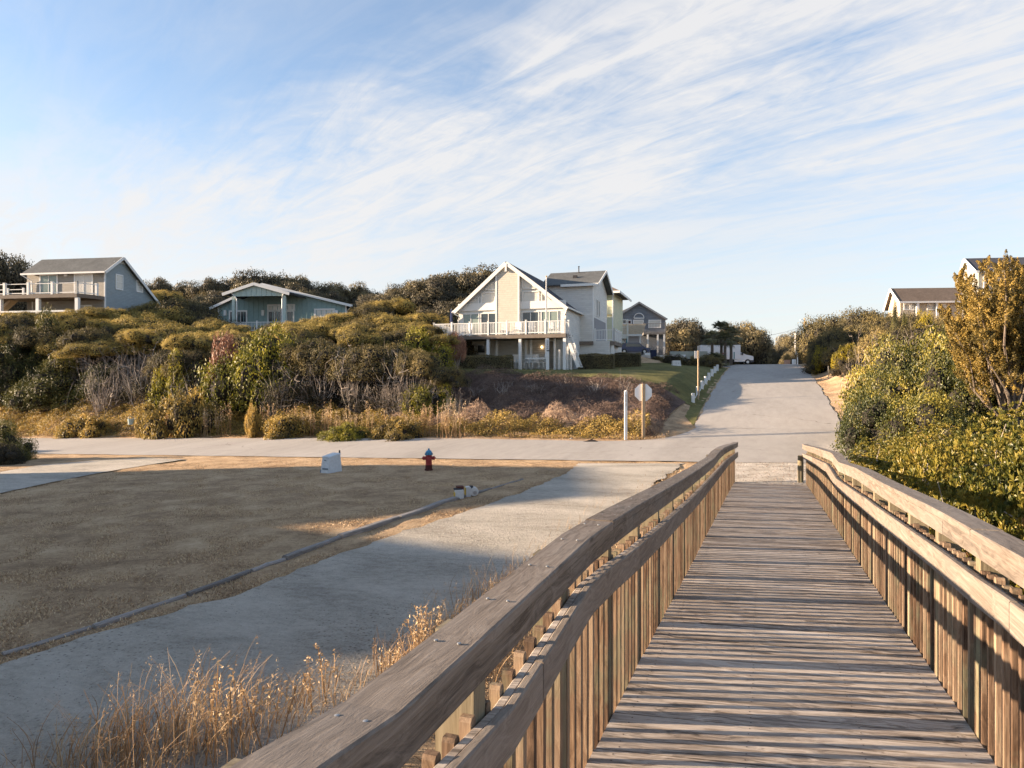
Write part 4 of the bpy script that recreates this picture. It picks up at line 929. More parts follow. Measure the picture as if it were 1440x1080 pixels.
    tr = MB(); tr.bar((x0, -.45, zt-.1), (x1, -.45, zt-.1), .08, .25); tr.box(f(899,480)[0], f(901,480)[0], -.3, -.1, -2, zt-.2); tr.box(f(881,480)[0], f(882.5,480)[0], -3.3, -3.1, -2, zt+1.6); tr.build('trim', M_white, t)
    te = mat('bright_teal_paint', (.03,.20,.25), .5); tp = MB(); tp.box(f(880.3,480)[0], f(882.3,480)[0], -.3, 0, -2, zt-.2); tp.box(f(871,480)[0], f(874,480)[0], .5, .8, zt-2.4, zt-.3); tp.build('teal_post', te, t)
    z = f(870, 472, -3)[1]; MB().box(x0-1, f(881.5, 472, -3)[0], -3, .1, z-.35, z).build('balcony', M_white, t); railing(t, [(x0-1, -2.95), (f(881.5, 472, -3)[0], -2.95)], z, 1.05, 1.8)
    MB().box(f(871, 480)[0], f(879, 480)[0], .6, .9, f(870, 482)[1], f(870, 474)[1]).build('window', M_glass, t)
    st = MB(); a, b = f(866, 478, -2), f(876, 499, -2)
    for i in range(12): q = (i+.5)/12; st.box(a[0]+(b[0]-a[0])*q-.2, a[0]+(b[0]-a[0])*q+.2, -2.2, -1.2, a[1]+(b[1]-a[1])*q-.05, a[1]+(b[1]-a[1])*q+.05)
    st.bar((a[0], -2.2, a[1]+.9), (b[0], -2.2, b[1]+.9), .1, .9); st.build('stairs', M_white, t)
grey_house()
def right_houses():
    # long tan-roofed house on the right hill
    fr = Frame(1268, 440, 78.0, R_(5)); f, g = fr.f, fr.g
    t = thing('tan_ranch_house', 'long low sand coloured house with a brown roof on the right hill', 'house', fr.o, -fr.yaw)
    x0 = f(1266, 430)[0]; x1 = f(1345, 430)[0]+8; ze = f(1300, 423.5, -.5)[1]; ya = 1.7; za = f(1300, 405, ya)[1]; yb = 3.4; zk = ze-.6
    MB().prism([(0, -3), (yb-.4, -3), (yb-.4, zk-.1), (ya, za-.15), (0, ze-.1)], 'x', x0, x1).build('wall', S_sand, t)
    xl = x0-.35; rf = MB().slab([(xl, -.5, ze), (x1+.3, -.5, ze), (x1+.3, ya, za), (xl, ya, za)], .12).slab([(x1+.3, ya, za), (x1+.3, yb, zk), (xl, yb, zk), (xl, ya, za)], .12); rf.build('roof', R_brown, t)
    tr = MB(); tr.bar((xl, -.55, ze-.1), (x1+.3, -.55, ze-.1), .1, .2); tr.bar((xl-.03, -.5, ze-.1), (xl-.03, ya, za-.1), .05, .3); tr.bar((xl-.03, yb, zk-.1), (xl-.03, ya, za-.1), .05, .3)
    for u in (1290.5, 1318): x = f(u, 430, -.4)[0]; tr.box(x-.13, x+.13, -.5, -.25, -3, ze-.15)
    tr.build('trim', M_white, t)
    for u0, u1 in ((1272, 1279), (1282, 1288), (1305, 1315), (1321, 1329)):
        window(t, f(u0, 430)[0], f(u1, 430)[0], f(u0, 435)[1], f(u0, 428)[1], 0, fr=.1, pane=M_glass_pale)
    # tall white house with a charcoal roof at the right edge
    fr = Frame(1376, 420, 60.0, R_(7)); f, g = fr.f, fr.g
    t = thing('white_cottage', 'tall white house with a charcoal roof rising behind the bronze cedar', 'house', fr.o, -fr.yaw)
    ze = f(1374, 380.5, -.5)[1]; ya = 1.9; za = f(1400, 362.5, ya)[1]; x0 = 0; x1 = 14; xl = f(1356, 364, ya)[0]; yb = 3.3; zk = ze-.7
    MB().prism([(0, -4), (yb-.5, -4), (yb-.5, zk-.1), (ya, za-.2), (0, ze-.1)], 'x', x0, x1).build('wall', S_dim, t)
    rf = MB().slab([(-.5, -.5, ze), (x1, -.5, ze), (x1, ya, za), (xl, ya, za)], .12).slab([(x1, ya, za), (x1, yb, zk), (xl, yb, zk), (xl, ya, za)], .12); rf.build('roof', R_char, t)
    tr = MB(); tr.bar((-.5, -.55, ze-.1), (x1, -.55, ze-.1), .1, .2); tr.bar((-.5, -.5, ze-.12), (xl-.03, ya, za-.12), .05, .32); tr.bar((xl-.03, yb, zk-.1), (xl-.03, ya, za-.12), .05, .32)
    tr.tube([(.2, -.4, ze-.2), (.5, -.1, ze-.6), (1.4, -.1, ze-.9)], .07, 6); tr.build('trim', M_white, t)
    window(t, .5, 1.6, ze-1.9, ze-.6, 0, fr=.12, pane=M_glass_pale); window(t, 3.4, 4.6, ze-1.9, ze-.6, 0, fr=.12); window(t, 6.6, 8.2, ze-1.9, ze-.6, 0, fr=.12)
right_houses()
def shade_houses():
    """unseen houses added left of the frame, roofs shaped to shade the lawn"""
    for i, (X, y0, y1, zr, lab, S, dep) in enumerate([(-39.5, -16, 9.3, 4.85, 'unseen long low house added left of the lot to shade it', S_taupe, 7.5), (-39, 8.4, 15.86, 5.25, 'unseen two storey house added left of the lot, roof shaped to shade the lawn', S_sand, 7.5), (-40, 15.06, 27.9, 5.75, 'unseen square house added at the left corner of the lot to cast shade', S_slate, 8.0)]):
        gz = h1(X, (y0+y1)/2); t = thing('shade_house', lab, 'house', (X, (y0+y1)/2, gz)); L = (y1-y0)/2; hr = zr-gz; he = hr-1.5 if i == 0 else 2.95-gz; d = dep/2
        MB().box(-d, d, -L+.4, L-.4, -.5, he).build('wall', S, t)
        P = [(-d-.5, -L, he), (d+.5, -L, he), (d+.5, L, he), (-d-.5, L, he), (0, -L+(0, 0, 4.0)[i], hr), (0, L-(0, 3.6, 2.5)[i], hr)]  # ridge ends shaped to leave the lit gap on the lawn
        MB().add(P, [(0,1,4), (1,2,5,4), (2,3,5), (3,0,4,5), (3,2,1,0)]).build('roof', R_grey, t)
        for k in range(int((y1-y0)//4)):
            yy = -L+1.6+k*4
            for z in (1.0, 3.9): window(t, yy, yy+1.2, z, z+1.4, d, axis='x', sgn=1, nz=2)
shade_houses()

# ------------------------------------------------------------------ vegetation
def leaves(P, N, L, Wd, rng, fold=False, jit=.8, curl=0):
    """leaf blades at points P, lying roughly across directions N; returns verts, faces"""
    n = len(P); N = N+rng.normal(0, jit, (n, 3)); N /= np.linalg.norm(N, axis=1)[:, None]+1e-9
    A = rng.normal(0, 1, (n, 3)); Tn = np.cross(N, A); Tn /= np.linalg.norm(Tn, axis=1)[:, None]+1e-9; B = np.cross(N, Tn)
    l = (L*rng.uniform(.65, 1.25, n))[:, None]; w = (Wd*rng.uniform(.7, 1.2, n))[:, None]
    if not fold:
        V = np.stack([P-Tn*l*.5, P+B*w*.5, P+Tn*l*.5, P-B*w*.5], 1).reshape(-1, 3)
        k = np.arange(n)*4; return V, np.stack([k, k+1, k+2, k+3], 1)
    V = np.stack([P-Tn*l*.5, P+B*w*.5-N*w*.15-Tn*l*.1, P+B*w*.35-N*w*.1+Tn*l*.28, P+Tn*l*.5-N*l*curl, P-B*w*.35-N*w*.1+Tn*l*.28, P-B*w*.5-N*w*.15-Tn*l*.1], 1).reshape(-1, 3)
    k = np.arange(n)*6; return V, np.concatenate([np.stack([k, k+1, k+2, k+3], 1), np.stack([k, k+3, k+4, k+5], 1)])
def sphere(c, r, n=8, m=6, q=(1,1,1), rng=None):
    V = []; 
    for i in range(m+1):
        for j in range(n):
            th = math.pi*i/m; ph = 2*math.pi*j/n; k = r*(1+(rng.uniform(-.12, .12) if rng is not None else 0))
            V.append((c[0]+k*q[0]*math.sin(th)*math.cos(ph), c[1]+k*q[1]*math.sin(th)*math.sin(ph), c[2]+k*q[2]*math.cos(th)))
    Fc = [(i*n+j, (i+1)*n+j, (i+1)*n+(j+1) % n, i*n+(j+1) % n) for i in range(m) for j in range(n)]
    return V, Fc
def blobs_crown(seed, R=(2, 2, 1.4), nb=14, br=.75, n=9000, L=.11, Wd=.06, leaf='oak', z0=.25, core=True, slant=0.0, shell=(.72, 1.08), jit=.8, fold=False, squash=.8, twig=M_filler):
    """lumpy wind-pruned crown; returns (leaf mesh, core mesh, blob list)"""
    rng = np.random.default_rng(seed); C = []; Rb = []
    for i in range(nb):
        ph = rng.uniform(0, 2*math.pi) if i else 0; el = math.asin(rng.uniform(-.05, 1.0)); k = rng.uniform(.62, .93) if i else .3
        c = np.array([R[0]*k*math.cos(ph)*math.cos(el), R[1]*k*math.sin(ph)*math.cos(el), R[2]*(z0+k*math.sin(el)*(1-z0))])
        c[2] += slant*c[0]; C.append(c); Rb.append(br*rng.uniform(.65, 1.3))
    C = np.array(C); Rb = np.array(Rb); q = np.array([1, 1, squash])
    b = rng.choice(nb, n, p=Rb**2/np.sum(Rb**2)); d = rng.normal(0, 1, (n, 3)); d /= np.linalg.norm(d, axis=1)[:, None]
    bump = 1+.10*np.sin(d[:, 0]*7+b*1.7)+.10*np.sin(d[:, 1]*8+b)+.08*np.sin(d[:, 2]*9+b*2.3)
    P = C[b]+d*q*(Rb[b]*rng.uniform(*shell, n)*bump)[:, None]
    D = np.linalg.norm((P[:, None, :]-C[None])/q, axis=2)/Rb[None]; D[np.arange(n), b] = 9
    keep = (D.min(1) > .72) & (P[:, 2] > 0.02); P, d, b = P[keep], d[keep], b[keep]
    tint = .42+.22*(rng.random(nb)[b]-.5)+.30*(rng.random(len(P))-.5)+.10*np.clip(d[:, 2], -1, 1)*0
    V, Fc = leaves(P, d, L, Wd, rng, fold, jit)
    me = npmesh('leaves', V, Fc, LEAF[leaf], np.repeat(tint, 6 if fold else 4))
    cm = None
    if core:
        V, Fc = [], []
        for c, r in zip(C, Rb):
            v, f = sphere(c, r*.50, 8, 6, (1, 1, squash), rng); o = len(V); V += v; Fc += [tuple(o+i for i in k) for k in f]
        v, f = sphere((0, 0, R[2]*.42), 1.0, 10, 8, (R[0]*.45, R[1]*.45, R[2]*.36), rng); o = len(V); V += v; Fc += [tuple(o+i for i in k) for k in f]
        cm = npmesh('core', V, Fc, twig)  # opaque lumps added to stop light passing through the crown
    return me, cm, (C, Rb)
def limbs(C, Rb, rng, mt, trunk_r=.12, base=(0, 0, 0), k=6, name='branches'):
    mb = MB(); base = Vector(base)
    for i in list(range(min(k, len(C)))):
        e = Vector(C[i]); m = base.lerp(e, .5)+Vector((rng.uniform(-.25, .25), rng.uniform(-.25, .25), rng.uniform(-.3, .1)))
        q = base.lerp(m, .5)+Vector((rng.uniform(-.1, .1), rng.uniform(-.1, .1), 0)); mb.tube([base-Vector((0, 0, .4)), q, m, e], [trunk_r, trunk_r*.8, trunk_r*.55, trunk_r*.2], 6, rng.random())
    return mb
def shrub_proto(kind, seed, **k):
    me, cm, (C, Rb) = blobs_crown(seed, **k); mb = limbs(C, Rb, random.Random(seed), M_bark, k.get('tr', .10) if 'tr' in k else .10)
    return me, cm, mb
PROTO = {}
def proto(key, seed, trunk_mat=None, trunk_r=.09, nk=6, **k):
    me, cm, (C, Rb) = blobs_crown(seed, **k)
    mb = limbs(C, Rb, random.Random(seed), None, trunk_r, k=nk)
    t = bpy.data.objects.new('tmp', None)
    lm = mb; bm = lm.build('tmp_limbs', trunk_mat or M_bark); lme = bm.data; bpy.data.objects.remove(bm)
    # join core into the trunk mesh as a second material
    PROTO.setdefault(key, []).append((me, lme, cm, k.get('R', (2, 2, 1.4))))
def place(key, i, p, rz, sc, name, label, cat, group=None, lift=0.0):
    me, lme, cm, R = PROTO[key][i % len(PROTO[key])]
    t = bpy.data.objects.new(name, None); COL.objects.link(t); t.location = p; t.rotation_euler = (0, 0, rz)
    t.scale = sc if isinstance(sc, tuple) else (sc, sc, sc); tag(t, label, cat, group)
    cr = link('crown', me, t); tr = link('trunk', lme, t); ct = link('filler_core', cm, t) if cm is not None else None
    if lift > 0:
        cr.location.z = lift
        if ct: ct.location.z = lift
        k = (lift+R[2]*.55)/(R[2]*1.05); tr.scale = (.8, .8, k)
    return t
# prototypes (sizes in metres, crown radius about R)
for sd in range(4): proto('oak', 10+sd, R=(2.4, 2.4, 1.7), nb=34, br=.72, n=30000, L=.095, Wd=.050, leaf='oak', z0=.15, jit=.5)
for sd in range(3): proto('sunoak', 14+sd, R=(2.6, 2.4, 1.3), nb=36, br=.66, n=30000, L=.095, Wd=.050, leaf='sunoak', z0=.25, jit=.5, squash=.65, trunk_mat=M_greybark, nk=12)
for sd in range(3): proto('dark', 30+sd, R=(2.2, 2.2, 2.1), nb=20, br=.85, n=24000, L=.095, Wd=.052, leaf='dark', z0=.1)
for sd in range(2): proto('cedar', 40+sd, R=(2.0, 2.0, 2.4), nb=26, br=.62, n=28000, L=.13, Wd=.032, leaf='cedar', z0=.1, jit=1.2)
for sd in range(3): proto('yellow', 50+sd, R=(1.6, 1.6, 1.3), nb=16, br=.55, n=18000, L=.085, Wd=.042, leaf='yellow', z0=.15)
for sd in range(2): proto('mound', 55+sd, R=(1.9, 1.4, 1.0), nb=26, br=.42, n=12000, L=.10, Wd=.05, leaf='road', z0=.1, twig=M_fillerbrown)
for sd in range(3): proto('bg', 60+sd, R=(3.6, 3.6, 2.9), nb=50, br=.92, n=44000, L=.14, Wd=.08, jit=.5, leaf='bg', z0=.25, trunk_r=.2, squash=.7)
for sd in range(3): proto('mid', 70+sd, R=(2.0, 2.0, 1.6), nb=20, br=.68, n=20000, L=.085, Wd=.038, leaf='mid', z0=.12, fold=True, trunk_mat=M_greybark, trunk_r=.06, nk=14)
for sd in range(2): proto('gold', 80+sd, R=(1.9, 1.5, 1.0), nb=16, br=.50, n=9000, L=.10, Wd=.05, leaf='gold', z0=.35, trunk_r=.05)
for sd in range(2): proto('rust', 90+sd, R=(1.5, 1.5, 1.5), nb=22, br=.42, n=7500, L=.10, Wd=.065, leaf='rust', z0=.55, core=False, trunk_mat=M_greybark, trunk_r=.07, nk=20)

def twig_mesh(seed, R=(1.8, 1.8, 2.2), nb=160, w=.03, mt='twig', droop=.0, seg=6, start=.15, fork=3):
    """leafless shrub: many forking tapered stems"""
    rng = np.random.default_rng(seed); V = []; Fc = []; tt = []
    def stem(p, d, L, w0, lev):
        n = seg; pts = [p.copy()]; dd = d.copy()
        for i in range(n):
            dd = dd+rng.normal(0, .22, 3); dd[2] += (.05-droop*(i/n)); dd /= np.linalg.norm(dd); p = p+dd*L/n; pts.append(p.copy())
        a = np.cross(dd, rng.normal(0, 1, 3)); a /= np.linalg.norm(a)+1e-9; t = .25+.6*rng.random(); o = len(V)
        for i, q in enumerate(pts): ww = w0*(1-.75*i/n)*.5; V.append(q-a*ww); V.append(q+a*ww); tt.extend([t, t])
        for i in range(n): Fc.append((o+2*i, o+2*i+1, o+2*i+3, o+2*i+2))
        if lev > 0:
            for _ in range(fork):
                k = rng.integers(1, n+1); nd = dd+rng.normal(0, .75, 3); nd /= np.linalg.norm(nd); stem(pts[k].copy(), nd, L*rng.uniform(.35, .6), w0*.55, lev-1)
    for i in range(nb):
        ph = rng.uniform(0, 2*math.pi); r = rng.uniform(0, .5); d = np.array([math.cos(ph)*R[0]*rng.uniform(.1, 1), math.sin(ph)*R[1]*rng.uniform(.1, 1), R[2]*rng.uniform(.5, 1)]); L = np.linalg.norm(d); d /= L
        stem(np.array([math.cos(ph)*r*R[0]*.5, math.sin(ph)*r*R[1]*.5, 0.0]), d, L*rng.uniform(.5, .85), w, 2)
    return npmesh('stems', V, Fc, LEAF[mt], tt)
TW = [twig_mesh(s, nb=60, w=.035) for s in (1, 2, 3)]
TWS = [twig_mesh(s, R=(1.1, 1.1, 1.0), nb=14, w=.03, fork=3) for s in (5, 6)]
rng = np.random.default_rng(12)
def P0(u, v_base, Y, sink=.15):       # a spot on the terrain on the sight line column u at depth Y
    X = (u-720)/F*Y; return Vector((X, Y, h1(X, Y)-sink))
def off_street(u, Y):
    t = (u-720)/F; q = D1+D0*t
    m = 37.7 if u < 420 else 38.6
    return (m+float(rng.uniform(0, 1.0)))/q if (u < 662 and 38 < Y < 70 and Y*q < m) else Y
def plant(key, i, u, vt, Y, wpx, name, label, cat='shrub', group=None, sink=.2, asp=None):
    """stand a plant at depth Y so that it is as wide and tall as it is in the place"""
    Y = off_street(u, Y) if key in ('cedar', 'dark', 'oak', 'sunoak') and name != 'roadside_shrub' and name != 'young_cedar' else Y
    p = P0(u, 0, Y, sink); ztop = -(vt-540)/F*Y; R = PROTO[key][i % len(PROTO[key])][3]
    w = wpx/F*Y; hgt = max(.5, ztop-p.z); sxy = w/(2*R[0]*1.22); szz = hgt/(R[2]*(1.15 if key == 'bg' else 1.2))
    if key in ('oak', 'sunoak') and hgt > 1.0 and u < 700:
        nat = 1.22*sxy; ch = nat*R[2]*(1.15 if key == 'bg' else 1.2)
        if szz < 1.12*nat: nat = szz; lift = 0
        else: lift = (hgt-ch)/nat
        t = place(key, i, p, float(rng.uniform(0, 6.28)), (sxy*1.15, sxy*float(rng.uniform(.95, 1.2)), nat), name, label, cat, group, max(0, lift))
        t.rotation_euler.x = float(rng.uniform(-.10, .10)); t.rotation_euler.y = float(rng.uniform(-.10, .10)); return t
    if key == 'mid' and szz > 1.1*sxy:
        o_ = sxy; sxy = min(szz/1.1, 1.5*sxy); p.x += (sxy-o_)*R[0]*1.05; p.z = h1(p.x, p.y)-sink
    if szz > 1.15*sxy and key not in ('gold', 'rust', 'cedar', 'mid', 'mound'): sxy = max(sxy, min(szz/1.15, 1.7*sxy))
    return place(key, i, p, float(rng.uniform(0, 6.28)), (sxy, sxy*float(rng.uniform(.85, 1.15)), szz), name, label, cat, group)
# ---- the overgrown dune on the left, front wall first
gA = 'evergreen shrubs crowding the dune front'
def L(lst, key, name, labs, group, cat='shrub'):
    for i, (u, vt, Y, w, *lab) in enumerate(lst):
        plant(key, i, u, vt, Y, w, name, lab[0] if lab else labs, cat, group)
plant('cedar', 0, 78, 494, 47.5, 150, 'red_cedar', 'broad dark green cedar at the left end of the dune front', 'tree')
plant('cedar', 1, 12, 470, 52, 130, 'red_cedar', 'dark cedar at the left picture edge above the driveway', 'tree')
plant('cedar', 0, 68, 428, 57, 80, 'red_cedar', 'small feathery cedar in front of the saltbox house deck', 'tree')
plant('cedar', 1, 150, 500, 50, 100, 'red_cedar', 'dark cedar just right of the broad one by the street', 'tree')
L([(225, 520, 46, 110), (290, 512, 45, 110), (345, 520, 44, 110), (400, 508, 43, 120), (455, 520, 42, 110), (520, 522, 41.5, 110), (575, 535, 41, 100), (195, 545, 46, 90), (480, 548, 40.5, 110), (550, 552, 40.3, 90), (320, 548, 43, 90), (255, 552, 44.6, 90), (375, 552, 42.2, 90), (430, 555, 41.2, 90)], 'dark', 'evergreen_shrub', 'evergreen shrub at the dune front with its shade put into the leaf colour', gA)
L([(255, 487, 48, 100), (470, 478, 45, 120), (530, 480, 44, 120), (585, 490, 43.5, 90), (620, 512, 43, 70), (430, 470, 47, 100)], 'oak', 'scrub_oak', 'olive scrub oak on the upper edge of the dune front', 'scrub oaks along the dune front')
L([(378, 457, 48, 100, 'bright yellow green wax myrtle above the middle of the dune front'), (428, 460, 48, 75, 'yellow green wax myrtle just right of the brightest one'), (250, 482, 49, 45, 'small yellow green shrub left of the rust coloured tree'), (585, 462, 49.5, 62, 'yellow green shrub left of the cream house deck'), (610, 528, 42.5, 60, 'green shrub at the foot of the hedge before the cream house')], 'yellow', 'wax_myrtle', '', 'wax myrtles on the dune')
plant('rust', 0, 322, 460, 48.0, 62, 'rust_leaved_tree', 'small tree holding dry rust coloured leaves before the teal bungalow', 'tree')
plant('rust', 1, 640, 462, 51.0, 34, 'rust_leaved_tree', 'thin rust leaved tree at the left corner of the white deck', 'tree')
for i, (u, vt, Y, w, lab) in enumerate([(150, 478, 50, 90, 'grey leafless thicket right of the broad cedar'), (205, 482, 48.5, 90, 'tall grey leafless thicket above the street bucket'), (270, 500, 45, 80, 'grey bare thicket in the shade under the myrtles'), (450, 478, 43.6, 90, 'purplish grey bare thicket in the middle of the dune front'), (500, 476, 43, 80, 'grey bare thicket right of the purplish one'), (570, 482, 42.6, 80, 'grey thicket on the right shoulder of the dune'), (640, 532, 40.8, 45, 'tan rounded thicket at the left end of the bare bank'), (430, 545, 40.4, 60, 'low grey thicket over the roadside weeds'), (255, 540, 43.6, 60, 'grey stems hanging over the street bucket'), (600, 500, 42, 60, 'grey thicket below the rust leaved tree'), (395, 500, 43, 70, 'grey bare thicket right of the rust leaved tree'), (545, 500, 41.6, 80, 'pale tangled thicket low on the dune shoulder')]):
    Y = off_street(u, Y)-2.0; p = P0(u, 0, Y); h = (-(vt-540)/F*Y)-p.z; w = w/F*Y
    t = thing('bare_thicket', lab, 'shrub', p, float(rng.uniform(0, 6.28)), 'leafless grey thickets on the dune'); t.scale = (w/3.2, w/3.2, max(h, 1.5)/2.3); link('stems', TW[i % 3], t)
# upper dune: rows of scrub climbing to the houses
k = 0
gU = 'low scrub oaks covering the dune slope'
for (u, vt, Y, w) in [(95, 470, 58, 100), (150, 455, 60, 110), (205, 440, 63, 110), (255, 418, 68, 110), (180, 470, 55, 100), (240, 452, 58, 110), (300, 462, 56, 100), (285, 440, 66, 100), (215, 425, 70, 90), (160, 438, 64, 70), (20, 470, 57, 80), (35, 450, 62, 60), (130, 478, 53, 80), (200, 462, 54, 80), (265, 470, 52, 80),
                      (340, 470, 52, 90), (400, 458, 53, 90), (460, 452, 55, 90), (420, 450, 58, 80), (505, 448, 56, 90), (540, 440, 59, 90), (570, 450, 55, 90), (480, 440, 63, 70), (520, 425, 64, 70), (555, 420, 66, 80), (600, 440, 60, 80), (500, 465, 49, 90), (560, 462, 50, 80), (365, 466, 55, 60), (300, 448, 62, 60), (330, 455, 60, 50), (385, 455, 60, 60), (445, 446, 62, 60), (600, 455, 52, 60), (625, 470, 50, 50), (145, 458, 57, 60), (110, 448, 60, 50), (228, 408, 76, 70), (195, 415, 74, 50), (30, 442, 60, 90), (100, 440, 61, 90), (125, 446, 58, 80), (170, 432, 64, 80), (60, 455, 57, 90), (0, 455, 58, 90), (275, 455, 60, 90), (240, 432, 66, 90), (130, 460, 55, 90), (320, 464, 53.5, 70), (15, 440, 62.5, 70), (45, 438, 62, 60), (72, 440, 61.5, 60), (105, 436, 62, 60), (138, 432, 62.5, 60), (-15, 446, 61, 80), (430, 464, 52, 80), (500, 455, 53, 80)]:
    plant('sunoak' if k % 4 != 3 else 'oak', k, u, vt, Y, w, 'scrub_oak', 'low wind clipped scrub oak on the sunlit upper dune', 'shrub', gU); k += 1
for i, (u, vt, Y, w, lab) in enumerate([(150, 500, 52, 80, 'pale leafless brush on the slope below the saltbox house'), (110, 480, 55, 80, 'pale bare brush near the left cedar on the slope'), (240, 462, 54, 90, 'pale bare brush in the middle of the left slope'), (300, 470, 52, 70, 'pale bare brush left of the rust leaved tree top'), (480, 452, 56, 90, 'pale bare brush right of the teal bungalow'), (530, 455, 54, 90, 'pale bare brush on the rise before the big dune'), (460, 470, 50, 80, 'low pale brush on the dune edge right of the myrtles'), (185, 478, 52.5, 80, 'pale bare brush above the tall grey thicket'), (560, 440, 60, 80, 'pale brush high on the rise left of the cream house')]):
    p = P0(u, 0, Y); h = (-(vt-540)/F*Y)-p.z; w = w/F*Y
    t = thing('bare_thicket', lab, 'shrub', p, float(rng.uniform(0, 6.28)), 'pale leafless brush on the upper dune'); t.scale = (w/3.0, w/3.0, max(h, 1.2)/2.3); link('stems', TW[i % 3], t)
for i, (u, vt, Y, w) in enumerate([(-60, 470, 56, 110), (-110, 478, 55, 120), (-170, 480, 56, 120), (-230, 486, 57, 120), (-50, 448, 64, 110), (-110, 452, 64, 120), (-180, 456, 65, 120), (-250, 462, 66, 130), (-80, 500, 54, 100), (-140, 510, 53, 110), (-210, 515, 53, 110), (-290, 480, 60, 140), (-60, 535, 51, 100), (-120, 545, 51, 110), (-190, 550, 51, 120), (-270, 545, 52, 130)]):
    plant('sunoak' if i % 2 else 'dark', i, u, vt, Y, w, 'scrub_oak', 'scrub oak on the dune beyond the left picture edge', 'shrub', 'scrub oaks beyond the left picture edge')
# background canopy trees
def bgt(lst, lab, group):
    for i, (u, vt, Y, w) in enumerate(lst): plant('bg', i, u, vt, Y, w, 'live_oak', lab, 'tree', group, sink=.3)
bgt([(10, 352, 84, 90), (-35, 350, 84, 90), (45, 372, 86, 50)], 'live oak behind the saltbox house at the left picture edge', 'live oaks behind the saltbox house')
bgt([(225, 388, 92, 60), (260, 396, 92, 60), (200, 398, 92, 50)], 'dark live oak between the saltbox house and the dune crest', 'dark live oaks beyond the saltbox house')
bgt([(295, 388, 90, 60), (340, 382, 94, 80), (385, 379, 96, 80), (425, 386, 96, 60), (300, 410, 84, 70), (270, 418, 80, 60), (350, 395, 88, 80), (410, 398, 90, 70)], 'wind pruned live oak on the crest behind the teal bungalow', 'live oaks behind the teal bungalow')
bgt([(470, 395, 98, 60), (505, 397, 98, 50), (455, 405, 94, 60), (520, 412, 92, 50)], 'low live oak on the skyline between the bungalow and the big dune', 'low live oaks on the skyline')
bgt([(520, 422, 74, 80), (555, 406, 76, 100), (600, 391, 78, 100), (645, 380, 80, 100), (690, 373, 82, 90), (578, 398, 79, 90), (622, 385, 81, 90), (668, 377, 83, 80), (535, 415, 75, 90), (575, 440, 68, 90), (620, 425, 70, 90), (665, 415, 72, 80), (610, 455, 63, 80), (650, 445, 65, 70), (540, 450, 66, 70), (500, 440, 72, 60), (640, 470, 59.5, 50), (700, 410, 76, 70)], 'live oak of the big shaded dune behind the cream house', 'live oaks of the big dune left of the cream house')
bgt([(965, 445, 118, 75), (945, 458, 112, 60), (990, 462, 122, 60)], 'big dark rounded oak beyond the end of the lawn', 'dark oaks beyond the lawn')
bgt([(1045, 450, 118, 60), (1025, 455, 124, 60), (1062, 478, 120, 50), (1000, 465, 128, 50)], 'greyish oak rising behind the white box truck', 'oaks behind the box truck')
bgt([(1080, 482, 150, 40), (1100, 478, 160, 50), (1125, 468, 140, 50), (1108, 472, 130, 30), (1070, 490, 140, 40), (1135, 478, 110, 40), (1120, 492, 105, 40), (1098, 488, 120, 40), (1112, 463, 170, 50)], 'distant oak where the street drops out of sight', 'distant trees at the end of the street')
# ---- right-hand side
gR = 'wind clipped oaks on the right hill'
for i, (u, vt, Y, w) in enumerate([(1165, 440, 74, 60), (1195, 432, 70, 70), (1225, 430, 68, 70), (1150, 452, 78, 40), (1180, 455, 62, 60), (1215, 450, 58, 70), (1250, 440, 60, 60), (1280, 440, 58, 60), (1320, 440, 56, 60), (1245, 455, 50, 60), (1290, 452, 48, 60), (1160, 472, 66, 40), (1190, 478, 56, 50), (1350, 445, 50, 60), (1400, 440, 46, 60)]):
    plant('oak', i, u, vt, Y, w, 'scrub_oak', 'rounded olive scrub oak on the hill right of the street', 'shrub', gR)
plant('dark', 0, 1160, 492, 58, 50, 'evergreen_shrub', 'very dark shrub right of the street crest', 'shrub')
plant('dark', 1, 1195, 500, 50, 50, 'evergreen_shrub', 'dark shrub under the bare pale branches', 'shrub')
plant('gold', 0, 1155, 489, 58, 52, 'golden_shrub', 'bright golden rounded shrub nearest the street crest on the right', 'shrub')
plant('gold', 1, 1195, 484, 52, 66, 'golden_shrub', 'bright golden shrub partly overlapping the green thicket', 'shrub')
plant('gold', 0, 1300, 444, 48, 44, 'golden_shrub', 'small golden shrub just below the tan ranch house', 'shrub')
plant('gold', 1, 1300, 436, 60, 30, 'golden_shrub', 'tiny golden shrub in front of the ranch house wall', 'shrub')
plant('cedar', 0, 1259, 418, 52, 16, 'red_cedar', 'slim dark cedar at the left end of the ranch house', 'tree')
plant('cedar', 1, 1272, 428, 50, 14, 'red_cedar', 'smaller slim cedar beside the ranch house corner', 'tree')
L([(1228, 486, 31, 110, 'green thicket at the left end of the right-hand shrubs'), (1270, 462, 30, 150, 'tall rounded green shrub top right of the street'), (1330, 470, 27.5, 110, 'dark green shrub below the pale branches'), (1215, 520, 27, 90, 'low green shrub bulging towards the street'), (1265, 510, 25, 120, 'dense green shrub in the middle of the right-hand thicket'), (1330, 505, 24, 130, 'dark shaded shrub under the bronze cedar'), (1230, 560, 23, 110, 'green shrub reaching down to the sand'), (1290, 545, 21.5, 130, 'green shrub left of the golden leaved one'), (1400, 500, 23, 120, 'shaded green shrub right of the cedar trunk'), (1380, 470, 28, 110, 'green shrub behind the bronze cedar branches')], 'mid', 'green_shrub', '', 'green shrubs right of the street')
